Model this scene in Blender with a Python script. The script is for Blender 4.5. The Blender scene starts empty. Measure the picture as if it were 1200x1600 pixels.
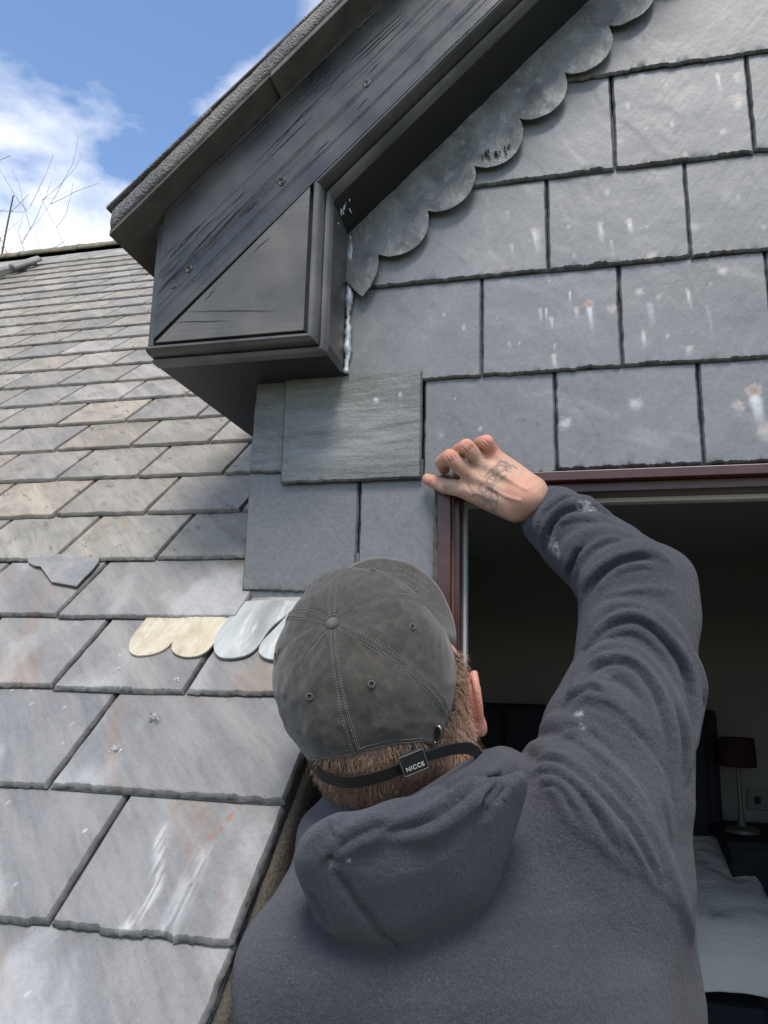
import bpy, math, random
import numpy as np
from mathutils import Vector, Matrix

# ------------------------------------------------------------------ camera
YAW, PITCH, ROLL, FPX = 0.2397, 0.2038, 0.0226, 1222.0      # solved from the photograph's vanishing points
K = 0.8692                                                   # metres per unit of the first survey (wall 1.13 m off)
CAM = np.array([0.0, -1.30 * K, 1.70])
_r = np.array([math.cos(YAW), math.sin(YAW), 0.0]); _fh = np.array([-math.sin(YAW), math.cos(YAW), 0.0]); _u = np.array([0, 0, 1.0])
FW = _fh * math.cos(PITCH) + _u * math.sin(PITCH)
_up = -_fh * math.sin(PITCH) + _u * math.cos(PITCH)
RT = _r * math.cos(ROLL) + _up * math.sin(ROLL)
UP = -_r * math.sin(ROLL) + _up * math.cos(ROLL)
scene = bpy.context.scene
COL = scene.collection
cd = bpy.data.cameras.new('camera')
cd.sensor_fit = 'VERTICAL'; cd.sensor_height = 36.0; cd.sensor_width = 27.0
cd.lens = FPX * 36.0 / 1600.0
cd.clip_start = 0.02; cd.clip_end = 2000
cam = bpy.data.objects.new('camera', cd); COL.objects.link(cam)
M = Matrix(((RT[0], UP[0], -FW[0], CAM[0]), (RT[1], UP[1], -FW[1], CAM[1]), (RT[2], UP[2], -FW[2], CAM[2]), (0, 0, 0, 1)))
cam.matrix_world = M
scene.camera = cam
scene.render.resolution_x, scene.render.resolution_y = 768, 1024

# ------------------------------------------------------------------ sky, sun, exposure
SUN_AZ, SUN_EL = math.radians(168), math.radians(58)         # azimuth clockwise from +Y: behind the photographer, a little left
world = bpy.data.worlds.new('World'); scene.world = world; world.use_nodes = True
wt = world.node_tree; wt.nodes.clear()
def wn(t, **k):
    n = wt.nodes.new(t)
    for a, b in k.items(): setattr(n, a, b)
    return n
sky = wn('ShaderNodeTexSky', sky_type='NISHITA', sun_disc=False, sun_elevation=SUN_EL, sun_rotation=SUN_AZ, air_density=1.0, dust_density=0.3, ozone_density=3.0)
tc = wn('ShaderNodeTexCoord'); sep = wn('ShaderNodeSeparateXYZ'); wt.links.new(tc.outputs['Generated'], sep.inputs[0])
zc = wn('ShaderNodeMath', operation='MAXIMUM'); zc.inputs[1].default_value = 0.0; wt.links.new(sep.outputs[2], zc.inputs[0])
zo = wn('ShaderNodeMath', operation='ADD'); zo.inputs[1].default_value = 0.35; wt.links.new(zc.outputs[0], zo.inputs[0])
dx = wn('ShaderNodeMath', operation='DIVIDE'); wt.links.new(sep.outputs[0], dx.inputs[0]); wt.links.new(zo.outputs[0], dx.inputs[1])
dy = wn('ShaderNodeMath', operation='DIVIDE'); wt.links.new(sep.outputs[1], dy.inputs[0]); wt.links.new(zo.outputs[0], dy.inputs[1])
cmb = wn('ShaderNodeCombineXYZ'); wt.links.new(dx.outputs[0], cmb.inputs[0]); wt.links.new(dy.outputs[0], cmb.inputs[1]); cmb.inputs[2].default_value = 23.1
nz = wn('ShaderNodeTexNoise'); nz.inputs['Scale'].default_value = 3.1; nz.inputs['Detail'].default_value = 7; nz.inputs['Roughness'].default_value = 0.52; nz.inputs['Distortion'].default_value = 0.25
wt.links.new(cmb.outputs[0], nz.inputs['Vector'])
rp = wn('ShaderNodeValToRGB'); rp.color_ramp.elements[0].position = 0.475; rp.color_ramp.elements[1].position = 0.68; wt.links.new(nz.outputs[0], rp.inputs[0])
mx = wn('ShaderNodeMix', data_type='RGBA'); wt.links.new(rp.outputs[0], mx.inputs['Factor']); wt.links.new(sky.outputs[0], mx.inputs[6]); mx.inputs[7].default_value = (6.6, 6.45, 6.25, 1)
bg = wn('ShaderNodeBackground'); bg.inputs[1].default_value = 0.135; wt.links.new(mx.outputs[2], bg.inputs[0])
wo = wn('ShaderNodeOutputWorld'); wt.links.new(bg.outputs[0], wo.inputs[0])
sl = bpy.data.lights.new('sun', 'SUN'); sl.energy = 1.9; sl.angle = math.radians(20); sl.color = (1.0, 0.945, 0.86)
sun = bpy.data.objects.new('sun', sl); COL.objects.link(sun); sun.location = (-3, -6, 9)
sdir = Vector((math.sin(SUN_AZ) * math.cos(SUN_EL), math.cos(SUN_AZ) * math.cos(SUN_EL), math.sin(SUN_EL)))
sun.rotation_euler = (-sdir).to_track_quat('-Z', 'Y').to_euler()
vs = scene.view_settings; vs.view_transform = 'Standard'; vs.look = 'None'; vs.gamma = 1; vs.use_curve_mapping = False; vs.exposure = 0.92
scene.cycles.max_bounces = 8; scene.cycles.use_denoising = True

# ------------------------------------------------------------------ helpers
def ray(x, y): return RT * (x - 600) / FPX - UP * (y - 800) / FPX + FW
def atY(x, y, Y=0.0):                                        # survey point of the photograph on the plane Y
    d = ray(x, y); return CAM + d * ((Y - CAM[1]) / d[1])
def atD(x, y, t): return CAM + ray(x, y) * t                 # the same at a measured distance
def Z(v): return 1.7 + (v - 1.7) * K
SL = 0.722                                                   # main roof pitch
RN = np.array([0, -math.sin(SL), math.cos(SL)]); RU = np.array([0, math.cos(SL), math.sin(SL)])
RP = np.array([0, 0, Z(1.809)])
def roofp(x, t, h=0.0): return np.array([x, 0, 0]) + RP + RU * t + RN * h
def atR(px, py):
    d = ray(px, py); q = CAM + d * (((RP - CAM) @ RN) / (d @ RN)); return q[0], (q - RP) @ RU

def put(o, parent=None):
    COL.objects.link(o)
    if parent is not None: o.parent = parent
    return o
def mesh(name, v, f, m=None, parent=None, smooth=False, loc=None):
    me = bpy.data.meshes.new(name); me.from_pydata([tuple(map(float, p)) for p in v], [], [tuple(map(int, q)) for q in f]); me.update()
    if smooth: me.polygons.foreach_set('use_smooth', [True] * len(me.polygons))
    o = bpy.data.objects.new(name, me)
    if m: me.materials.append(m)
    if loc is not None: o.location = loc
    return put(o, parent)
def empty(name, loc=(0, 0, 0)):
    o = bpy.data.objects.new(name, None); o.location = loc; o.empty_display_size = 0.1; return put(o)
def tag(o, label=None, cat=None, group=None, kind=None):
    if label: o['label'] = label
    if cat: o['category'] = cat
    if group: o['group'] = group
    if kind: o['kind'] = kind
    return o
class MB:                                                    # collects simple shapes into one mesh
    def __init__(s): s.v = []; s.f = []
    def add(s, v, f):
        b = len(s.v); s.v += [tuple(map(float, p)) for p in v]; s.f += [tuple(int(i) + b for i in q) for q in f]; return s
    def box(s, a, b):
        (x0, y0, z0), (x1, y1, z1) = a, b
        return s.add([(x0, y0, z0), (x1, y0, z0), (x1, y1, z0), (x0, y1, z0), (x0, y0, z1), (x1, y0, z1), (x1, y1, z1), (x0, y1, z1)],
                     [(0, 3, 2, 1), (4, 5, 6, 7), (0, 1, 5, 4), (1, 2, 6, 5), (2, 3, 7, 6), (3, 0, 4, 7)])
    def tube(s, pts, rad, n=8, cap=True):
        pts = [np.array(p, float) for p in pts]; rings = []; prev = None
        for i, p in enumerate(pts):
            d = pts[min(i + 1, len(pts) - 1)] - pts[max(i - 1, 0)]; d = d / (np.linalg.norm(d) + 1e-12)
            if prev is None:
                a = np.cross(d, [0, 0, 1.0]);  a = np.cross(d, [1.0, 0, 0]) if np.linalg.norm(a) < 1e-3 else a
            else: a = prev - d * (prev @ d)
            a = a / (np.linalg.norm(a) + 1e-12); prev = a; b = np.cross(d, a)
            r = rad[i] if hasattr(rad, '__len__') else rad
            rings.append([p + r * (a * math.cos(2 * math.pi * k / n) + b * math.sin(2 * math.pi * k / n)) for k in range(n)])
        v = [q for R in rings for q in R]; f = []
        for i in range(len(pts) - 1):
            for k in range(n): f.append((i * n + k, i * n + (k + 1) % n, (i + 1) * n + (k + 1) % n, (i + 1) * n + k))
        if cap: f += [tuple(range(n))[::-1], tuple((len(pts) - 1) * n + k for k in range(n))]
        return s.add(v, f)
    def prism(s, poly, axis, a, b):                          # polygon in the plane normal to an axis, from a to b
        n = len(poly)
        def P(q, h): return {0: (h, q[0], q[1]), 1: (q[0], h, q[1]), 2: (q[0], q[1], h)}[axis]
        s.add([P(q, a) for q in poly] + [P(q, b) for q in poly], [tuple(range(n)), tuple(range(2 * n - 1, n - 1, -1))] + [(i, i + n, (i + 1) % n + n, (i + 1) % n) for i in range(n)])
        return s
    def build(s, name, m=None, parent=None, smooth=False, bevel=0):
        o = mesh(name, s.v, s.f, m, parent, smooth)
        fix(o)
        if bevel:
            b = o.modifiers.new('bevel', 'BEVEL'); b.width = bevel; b.segments = 2; b.limit_method = 'ANGLE'
        return o
def fix(o):
    import bmesh
    bm = bmesh.new(); bm.from_mesh(o.data); bmesh.ops.recalc_face_normals(bm, faces=bm.faces); bm.to_mesh(o.data); bm.free()

def _h(i, j, s):
    n = (i.astype(np.int64) * 374761393 + j.astype(np.int64) * 668265263 + int(s) * 974634777) & 0x7fffffff
    n = ((n ^ (n >> 13)) * 1274126177) & 0x7fffffff
    return ((n ^ (n >> 16)) & 0xffff) / 65535.0
def vnoise(x, y, s=0):
    x = np.asarray(x, float); y = np.asarray(y, float); i = np.floor(x); j = np.floor(y); a = x - i; b = y - j
    a = a * a * (3 - 2 * a); b = b * b * (3 - 2 * b)
    return (_h(i, j, s) * (1 - a) + _h(i + 1, j, s) * a) * (1 - b) + (_h(i, j + 1, s) * (1 - a) + _h(i + 1, j + 1, s) * a) * b
def fbm(x, y, s=0, o=4):
    r = 0; w = 0.5; x = np.asarray(x, float); y = np.asarray(y, float)
    for k in range(o): r = r + w * (vnoise(x, y, s + k) - 0.5); x = x * 2.03; y = y * 2.03; w *= 0.5
    return r

# ------------------------------------------------------------------ materials
class NT:
    def __init__(s, name):
        s.m = bpy.data.materials.new(name); s.m.use_nodes = True; s.t = s.m.node_tree; s.t.nodes.clear()
        s.out = s.t.nodes.new('ShaderNodeOutputMaterial'); s.b = s.t.nodes.new('ShaderNodeBsdfPrincipled'); s.t.links.new(s.b.outputs[0], s.out.inputs[0])
    def set(s, sock, v):
        if hasattr(v, 'is_linked') or isinstance(v, bpy.types.NodeSocket): s.t.links.new(v, sock)
        else:
            if hasattr(sock.default_value, '__len__') and not hasattr(v, '__len__'): v = (v,) * len(sock.default_value)
            if hasattr(v, '__len__') and len(v) == 3 and len(sock.default_value) == 4: v = (*v, 1)
            sock.default_value = v
    def n(s, t, ins=None, **k):
        n = s.t.nodes.new(t)
        for a, b in k.items(): setattr(n, a, b)
        for a, b in (ins or {}).items(): s.set(n.inputs[a], b)
        return n
    def p(s, **k):
        for a, b in k.items(): s.set(s.b.inputs[a.replace('_', ' ')], b)
        return s
    def coord(s, which='Object', scale=(1, 1, 1), rot=(0, 0, 0), rnd=False):
        c = s.n('ShaderNodeTexCoord').outputs[which]
        if rnd:
            oi = s.n('ShaderNodeObjectInfo').outputs['Random']
            ad = s.n('ShaderNodeVectorMath', {0: c}, operation='ADD'); cm = s.n('ShaderNodeCombineXYZ')
            q = s.n('ShaderNodeMath', {0: oi, 1: 37.0}, operation='MULTIPLY').outputs[0]
            for i in range(3): s.set(cm.inputs[i], q)
            s.set(ad.inputs[1], cm.outputs[0]); c = ad.outputs[0]
        if any(rot): c = s.n('ShaderNodeMapping', {'Vector': c, 'Rotation': rot}).outputs[0]
        return s.n('ShaderNodeMapping', {'Vector': c, 'Scale': scale}).outputs[0]
    def noise(s, vec, scale, detail=4, rough=0.55, dist=0.0):
        return s.n('ShaderNodeTexNoise', {'Vector': vec, 'Scale': scale, 'Detail': detail, 'Roughness': rough, 'Distortion': dist}).outputs[0]
    def ramp(s, fac, a, b, ca=(0, 0, 0), cb=(1, 1, 1)):
        r = s.n('ShaderNodeValToRGB', {'Fac': fac}); e = r.color_ramp.elements; e[0].position = a; e[1].position = b
        e[0].color = (*ca, 1); e[1].color = (*cb, 1); return r.outputs[0]
    def mix(s, f, a, b, blend='MIX'):
        m = s.n('ShaderNodeMix', data_type='RGBA', blend_type=blend); s.set(m.inputs['Factor'], f); s.set(m.inputs[6], a); s.set(m.inputs[7], b); return m.outputs[2]
    def math(s, op, a, b=0.0): return s.n('ShaderNodeMath', {0: a, 1: b}, operation=op).outputs[0]
    def bump(s, h, strength=0.3, dist=0.002, normal=None):
        b = s.n('ShaderNodeBump', {'Height': h, 'Strength': strength, 'Distance': dist})
        if normal is not None: s.set(b.inputs['Normal'], normal)
        return b.outputs[0]
def plain(name, col, rough=0.6, var=0.12, scale=30, bump=0.15, bd=0.001, metal=0.0, spec=0.5):
    t = NT(name); v = t.coord(rnd=True); n = t.noise(v, scale, 6)
    c = t.mix(n, tuple(x * (1 - var * 2) for x in col), tuple(min(1, x * (1 + var * 2)) for x in col))
    t.p(Base_Color=c, Roughness=rough, Metallic=metal, Specular_IOR_Level=spec, Normal=t.bump(n, bump, bd)); return t.m
MAT = {}
def slate_mat(name, cols, rough, streak, gf=1.0, bs=0.6, obj_tint=False, stain=False, moss=0.0, spec=0.5, rotz=0.6):
    t = NT(name)
    v = t.coord(rnd=True); vg = t.coord(scale=(1.0, 0.14, 1), rot=(0, 0, rotz), rnd=True)
    big = t.noise(v, 7, 4); fine = t.noise(v, 160, 5, 0.6); grain = t.noise(vg, 26, 6, 0.6, 0.4); gfine = t.noise(vg, 110, 6, 0.7); pits = t.noise(v, 420, 3, 0.7)
    c = t.mix(t.ramp(big, 0.3, 0.7), cols[0], cols[1]); c = t.mix(t.math('MULTIPLY', t.ramp(grain, 0.45, 0.72), streak), c, cols[2])
    if obj_tint: c = t.mix(1.0, c, t.n('ShaderNodeObjectInfo').outputs['Color'], 'MULTIPLY')
    c = t.mix(t.math('MULTIPLY', t.ramp(fine, 0.35, 0.75), 0.22), c, (0.30, 0.295, 0.29))
    c = t.mix(t.math('MULTIPLY', t.ramp(gfine, 0.30, 0.50, (1, 1, 1), (0, 0, 0)), 0.55 * gf), c, tuple(0.45 * q for q in cols[0])); c = t.mix(t.math('MULTIPLY', t.ramp(gfine, 0.56, 0.72), 0.35 * gf), c, cols[2])
    c = t.mix(t.math('MULTIPLY', t.ramp(pits, 0.28, 0.40, (1, 1, 1), (0, 0, 0)), 0.55 if gf > 0.4 else 0.12), c, tuple(0.35 * q for q in cols[0]))
    if moss:
        vm = t.coord(scale=(1.0, 0.32, 1), rot=(0, 0, rotz), rnd=True); mm = t.math('MULTIPLY', t.ramp(t.noise(vm, 52, 6, 0.72), 0.585, 0.68), moss); c = t.mix(mm, c, (0.085, 0.07, 0.045))
        m2 = t.math('MULTIPLY', t.ramp(t.noise(v, 19, 5, 0.6), 0.6, 0.8), moss * 0.8); c = t.mix(m2, c, (0.30, 0.18, 0.09)); m4 = t.math('MULTIPLY', t.ramp(t.noise(v, 11, 6, 0.7), 0.56, 0.70), moss * 0.7); c = t.mix(m4, c, (0.14, 0.128, 0.075))
    if stain:
        a = t.n('ShaderNodeAttribute', attribute_name='stain'); sp = t.n('ShaderNodeSeparateColor', {0: a.outputs['Color']})
        brk = t.ramp(fine, 0.25, 0.6)
        c = t.mix(t.math('MULTIPLY', sp.outputs[0], t.math('ADD', t.math('MULTIPLY', brk, 0.35), 0.65)), c, (0.70, 0.70, 0.70))
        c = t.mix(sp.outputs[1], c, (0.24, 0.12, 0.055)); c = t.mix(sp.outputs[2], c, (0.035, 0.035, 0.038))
    h = t.math('ADD', t.math('MULTIPLY', gfine, 0.7), t.math('ADD', t.math('MULTIPLY', grain, 1.6), t.math('ADD', t.math('MULTIPLY', fine, 0.45), t.math('MULTIPLY', pits, 0.25))))
    t.p(Base_Color=c, Roughness=t.n('ShaderNodeMapRange', {0: grain, 3: rough - 0.1, 4: rough + 0.12}).outputs[0], Specular_IOR_Level=spec, Normal=t.bump(h, bs, 0.0030))
    return t.m
MAT['slate_wall'] = slate_mat('slate_wall', [(0.132, 0.132, 0.136), (0.168, 0.167, 0.170), (0.205, 0.204, 0.205)], 0.43, 0.35, 0.22, 0.20, stain=True, obj_tint=True)
MAT['slate_patch'] = slate_mat('slate_patch', [(0.085, 0.088, 0.082), (0.145, 0.150, 0.142), (0.36, 0.37, 0.35)], 0.45, 0.35, 0.95, stain=True, rotz=1.55)
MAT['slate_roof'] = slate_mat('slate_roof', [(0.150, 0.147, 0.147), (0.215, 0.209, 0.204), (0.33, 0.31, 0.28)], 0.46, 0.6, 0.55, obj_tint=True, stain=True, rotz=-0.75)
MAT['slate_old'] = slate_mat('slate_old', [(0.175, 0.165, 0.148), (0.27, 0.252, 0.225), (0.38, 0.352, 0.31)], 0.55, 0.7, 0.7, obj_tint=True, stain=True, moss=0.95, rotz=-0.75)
def wood_black(name, rot, rough=0.3, gl=0.5):
    t = NT(name); v = t.coord(rot=rot); vs_ = t.coord(scale=(0.22, 12, 12), rot=rot)
    g = t.noise(vs_, 9, 5, 0.6, 0.6); g2 = t.noise(vs_, 30, 4, 0.6); d = t.noise(v, 9, 5); f = t.noise(v, 240, 3)
    c = t.mix(t.ramp(d, 0.35, 0.75), (0.022, 0.0215, 0.022), (0.085, 0.078, 0.069)); c = t.mix(t.math('MULTIPLY', t.ramp(f, 0.55, 0.75), 0.3), c, (0.12, 0.115, 0.11))
    crack = t.ramp(g, 0.26, 0.44); h = t.math('ADD', t.math('MULTIPLY', crack, 0.9), t.math('ADD', t.math('MULTIPLY', g2, 0.35), t.math('MULTIPLY', d, 0.5)))
    t.p(Base_Color=c, Roughness=t.n('ShaderNodeMapRange', {0: d, 3: rough - 0.06, 4: rough + 0.16}).outputs[0], Normal=t.bump(h, gl, 0.0016), Specular_IOR_Level=0.6); return t.m
E43 = math.radians(43.4)
MAT['paint_rake'] = wood_black('paint_rake', (0, E43, 0), 0.26, 1.0)
MAT['paint_filler'] = wood_black('paint_filler', (0, 0, 0), 0.33, 0.22)
for n_ in MAT['paint_filler'].node_tree.nodes:
    if n_.type == 'MIX' and not n_.inputs[6].is_linked: n_.inputs[6].default_value = (0.068, 0.060, 0.050, 1); n_.inputs[7].default_value = (0.140, 0.124, 0.104, 1)  # base raised paler and warmer in place of light reflected onto the board
MAT['paint_black'] = plain('soffit_black', (0.010, 0.010, 0.011), 0.45, 0.25, 30, 0.2)
MAT['paint_trim'] = wood_black('paint_trim', (0, 0, 0), 0.28, 0.12)
MAT['paint_trim_rake'] = wood_black('paint_trim_rake', (0, E43, 0), 0.28, 0.12)
MAT['paint_worn_lit'] = wood_black('paint_worn_lit', (0, math.pi / 2, 0), 0.36, 0.3)
for n_ in MAT['paint_worn_lit'].node_tree.nodes:
    if n_.type == 'MIX' and not n_.inputs[6].is_linked: n_.inputs[6].default_value = (0.07, 0.068, 0.066, 1); n_.inputs[7].default_value = (0.19, 0.18, 0.17, 1)  # lighter paint: wear on the lips, painted-in sky light on the upright moulding
MAT['dark'] = plain('dark_void', (0.012, 0.012, 0.013), 0.9)
def lead_mat(name, a, b, c3, rough=0.5, stain_scale=16, sc=(1, 1, 1)):
    t = NT(name); v = t.coord('Object', scale=sc); n = t.noise(v, stain_scale, 7, 0.62, 0.6); n2 = t.noise(v, 70, 5, 0.65)
    c = t.mix(t.ramp(n, 0.32, 0.68), a, b); c = t.mix(t.math('MULTIPLY', t.ramp(n2, 0.56, 0.74), 0.7), c, c3)
    t.p(Base_Color=c, Roughness=rough, Metallic=0.15, Normal=t.bump(t.math('ADD', n, t.math('MULTIPLY', n2, 0.4)), 0.7, 0.004)); return t.m
MAT['lead'] = lead_mat('lead', (0.095, 0.096, 0.092), (0.215, 0.215, 0.203), (0.38, 0.38, 0.36), 0.42, 20)
MAT['lead_pale'] = lead_mat('lead_pale', (0.24, 0.25, 0.24), (0.46, 0.47, 0.45), (0.68, 0.69, 0.67), 0.42, 22, (1, 0.2, 0.2))
MAT['lead_rust'] = lead_mat('lead_stained', (0.40, 0.33, 0.21), (0.60, 0.54, 0.42), (0.25, 0.175, 0.11), 0.5, 30, (1, 0.42, 0.42))
MAT['sealant'] = lead_mat('sealant', (0.20, 0.21, 0.22), (0.62, 0.66, 0.70), (0.05, 0.05, 0.05), 0.4, 40)
MAT['maroon'] = plain('maroon_frame', (0.060, 0.020, 0.018), 0.35, 0.25, 40, 0.1)
MAT['lamp_base'] = plain('lamp_ceramic', (0.13, 0.125, 0.115), 0.4, 0.05)
MAT['white'] = plain('white_plastic', (0.55, 0.56, 0.55), 0.45, 0.05)
def mortar_mat():
    t = NT('mortar'); v = t.coord(); n = t.noise(v, 12, 5); f = t.n('ShaderNodeTexVoronoi', {'Vector': v, 'Scale': 260.0}).outputs[0]; f2 = t.noise(v, 420, 3)
    c = t.mix(t.ramp(n, 0.35, 0.7), (0.07, 0.07, 0.078), (0.22, 0.19, 0.16)); c = t.mix(t.math('MULTIPLY', t.ramp(f2, 0.52, 0.72), 0.5), c, (0.40, 0.40, 0.41)); c = t.mix(t.math('MULTIPLY', t.ramp(f2, 0.30, 0.42, (1, 1, 1), (0, 0, 0)), 0.8), c, (0.02, 0.02, 0.025))
    t.p(Base_Color=c, Roughness=0.75, Normal=t.bump(t.math('ADD', f, f2), 0.7, 0.003)); return t.m
MAT['mortar'] = mortar_mat()
MAT['undercloak'] = plain('undercloak', (0.085, 0.075, 0.065), 0.7, 0.35, 24, 0.4, 0.003)
MAT['old_board'] = plain('weathered_board', (0.080, 0.070, 0.055), 0.9, 0.45, 240, 1.0, 0.004)
MAT['moss'] = plain('mossy_ridge', (0.18, 0.155, 0.105), 0.95, 0.5, 28, 0.9, 0.006)

# ------------------------------------------------------------------ slates
def slate_mesh(name, w, L, th, seed, mat, nx=10, ny=10, jag=1.0, stainf=None):
    rng = np.random.default_rng(seed)
    us = np.concatenate([[0, 0.0035 / w, 0.008 / w], np.linspace(0.016 / w, 1 - 0.016 / w, nx), [1 - 0.008 / w, 1 - 0.0035 / w, 1]])
    vs_ = np.concatenate([[0, 0.0035 / L, 0.008 / L], np.linspace(0.015 / L, 1, ny)])
    U, V = np.meshgrid(us, vs_)
    X = (U - 0.5) * w; Y = V * L
    e = 0.0024 * jag
    botx = fbm(us * w * 70, us * 0 + seed, seed, 5) * 2 * e + (vnoise(us * w * 330, us * 0 + 2, seed + 4) - 0.5) * e * 0.8 + (vnoise(us * w * 26, us * 0, seed + 9) > 0.8) * e * 0.9
    lef = fbm(vs_ * L * 60, vs_ * 0 + 3.3, seed + 2, 4) * 1.5 * e; rig = fbm(vs_ * L * 60, vs_ * 0 + 7.7, seed + 3, 4) * 1.5 * e
    Y = Y + botx[None, :] * (1 - V) ** 4; X = X + lef[:, None] * (1 - U) ** 8 + rig[:, None] * U ** 8
    Zf = fbm(X * 22 + seed, Y * 22, seed + 5, 4) * 0.0016
    step = np.clip((fbm(X * 14 + Y * 6 + seed, Y * 5 - X * 3, seed + 11, 3) - 0.02) * 40, 0, 1) * (0.0003 if stainf is not None and jag <= 1.0 else 0.0007)
    Zf = Zf + step
    de = np.minimum(np.minimum(U * w, (1 - U) * w) * 4.0, V * L)          # dressed, flaked edges
    bw = 0.0030 + 0.009 * fbm(X * 90, Y * 90, seed + 7, 4)
    Zf = Zf - np.clip(1 - de / np.maximum(bw, 0.001), 0, 1) ** 1.2 * th * (0.8 + 0.5 * fbm(X * 90, Y * 90, seed + 8, 2))
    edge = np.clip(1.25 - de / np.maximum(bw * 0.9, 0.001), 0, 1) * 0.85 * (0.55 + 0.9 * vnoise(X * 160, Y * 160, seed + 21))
    n0, n1 = U.shape
    v = np.stack([X, Y, Zf], -1).reshape(-1, 3); b = v.copy(); b[:, 2] = -th
    v = np.concatenate([v, b[[0, n1 - 1, (n0 - 1) * n1, n0 * n1 - 1]]])
    idx = np.arange(n0 * n1).reshape(n0, n1); N = n0 * n1
    f = [tuple(q) for q in np.stack([idx[:-1, :-1], idx[:-1, 1:], idx[1:, 1:], idx[1:, :-1]], -1).reshape(-1, 4)]
    f.append((N, N + 2, N + 3, N + 1))
    f.append(tuple([N, N + 1] + list(idx[0, ::-1]))); f.append(tuple([N + 3, N + 2] + list(idx[-1, :])))
    f.append(tuple([N + 2, N] + list(idx[:, 0]))); f.append(tuple([N + 1, N + 3] + list(idx[::-1, -1])))
    me = bpy.data.meshes.new(name); me.from_pydata(v.tolist(), [], [tuple(map(int, q)) for q in f]); me.materials.append(mat)
    sm = [True] * ((n0 - 1) * (n1 - 1)) + [False] * 5; me.polygons.foreach_set('use_smooth', sm)
    sa = stainf(v) if stainf is not None else np.tile(np.array([0, 0, 0, 1.0]), (len(v), 1))
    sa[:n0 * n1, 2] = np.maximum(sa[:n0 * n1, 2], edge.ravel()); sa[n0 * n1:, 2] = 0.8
    a = me.attributes.new('stain', 'FLOAT_COLOR', 'POINT'); a.data.foreach_set('color', sa.astype(np.float32).ravel())
    me.update(); me.set_sharp_from_angle(angle=math.radians(24)); return me

# nail pits and their lime and rust runs on the gable slates: x, y in the photograph, radius, run (mm), white, rust, dark
def _c3(L_): return [(500 + a * 0.5833, 350 + b * 0.5833, *r) for a, b, *r in L_]
def _c2(L_): return [(500 + a * 0.5833, b * 0.5833, *r) for a, b, *r in L_]
STAINS = _c3([(668, 175, 2, 20, .9, 0, .3), (588, 222, 2.5, 22, .9, 0, .4), (604, 220, 2.5, 24, .9, 0, .4), (618, 242, 2.5, 24, .8, 0, .4), (687, 222, 3, 14, .9, 0, .3), (720, 208, 6, 48, .95, .9, 0),
    (783, 222, 7, 3, .75, .35, 0), (629, 320, 2, 10, .8, .2, 0), (626, 350, 4, 26, .75, 0, 0), (506, 315, 2, 10, .8, 0, 0), (533, 313, 2, 4, .8, 0, .3), (475, 243, 1.5, 0, .7, 0, .8), (490, 187, 1.5, 0, .6, 0, .6),
    (455, 300, 2, 0, .6, 0, .5), (383, 270, 3.5, 8, .6, 0, .2), (612, 145, 1.8, 0, .8, 0, .6), (330, 235, 3, 6, .5, 0, 0), (1082, 115, 7, 3, .85, .35, 0), (1048, 150, 2.5, 4, .7, 0, .3), (857, 172, 6, 6, .6, .2, 0),
    (907, 187, 3.5, 0, .8, .4, .2), (987, 170, 3, 34, .85, 0, .4), (866, 285, 3, 26, .8, 0, 0), (990, 330, 6, 5, .5, .15, 0), (932, 295, 3, 6, .7, .1, 0), (845, 475, 10, 14, .45, 0, 0), (658, 530, 10, 4, .5, 0, 0),
    (732, 488, 1.5, 0, .4, 0, .8), (972, 408, 1.5, 0, .3, 0, .8), (1165, 440, 9, 62, .95, .8, .2), (1123, 483, 7, 0, .8, .2, .3), (1195, 550, 12, 20, .6, .35, 0), (360, 462, 1.5, 0, .8, 0, 0), (427, 543, 3, 6, .7, 0, 0),
    (885, 210, 5, 40, .35, 0, 0), (1040, 215, 3, 60, .22, 0, 0), (150, 470, 4, 8, .6, 0, 0), (215, 455, 4, 6, .6, 0, 0), (545, 520, 6, 4, 0, 0, .35), (585, 535, 6, 3, 0, 0, .4), (322, 560, 6, 3, .2, 0, 0), (120, 330, 2, 0, .4, 0, .5)])
STAINS += _c2([(573, 610, 4, 46, .85, .55, 0), (500, 560, 2.5, 12, .6, 0, .3), (512, 650, 3, 22, .5, 0, 0), (490, 720, 7, 6, .4, .45, 0), (770, 503, 4, 8, .7, .1, .2), (750, 595, 4.5, 36, .8, .15, 0), (829, 585, 4.5, 26, .95, .3, 0),
    (890, 680, 6, 3, .7, .1, 0), (877, 598, 2, 5, .7, 0, 0), (680, 680, 3, 4, .4, 0, 0), (1067, 187, 3.5, 34, .95, .2, 0), (1123, 190, 6, 22, .8, .5, 0), (1120, 252, 9, 24, .75, .5, 0), (943, 320, 2.5, 12, .8, 0, .2),
    (1083, 345, 5, 5, .75, .25, 0), (825, 270, 3, 10, .7, .1, 0), (798, 325, 3, 6, .7, 0, .2), (805, 370, 3, 6, .7, 0, .2), (875, 337, 2, 3, .7, 0, .4), (928, 215, 2.5, 3, .8, .1, 0), (978, 412, 3, 0, .8, 0, .2), (1122, 515, 3, 10, .7, 0, .2),
    (1000, 600, 5, 12, .5, .3, 0), (997, 270, 5, 4, 0, 0, .4), (1012, 390, 7, 12, 0, 0, .3), (780, 640, 3, 30, .35, 0, 0), (665, 600, 2, 4, .5, 0, .3), (1190, 600, 4, 6, .5, .2, 0), (560, 640, 2, 0, .4, 0, .3)])
SP = np.array([(*atY(s[0], s[1], -0.004)[[0, 2]], s[2] / 1000, s[3] / 1000, s[4], s[5], s[6]) for s in STAINS])
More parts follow.
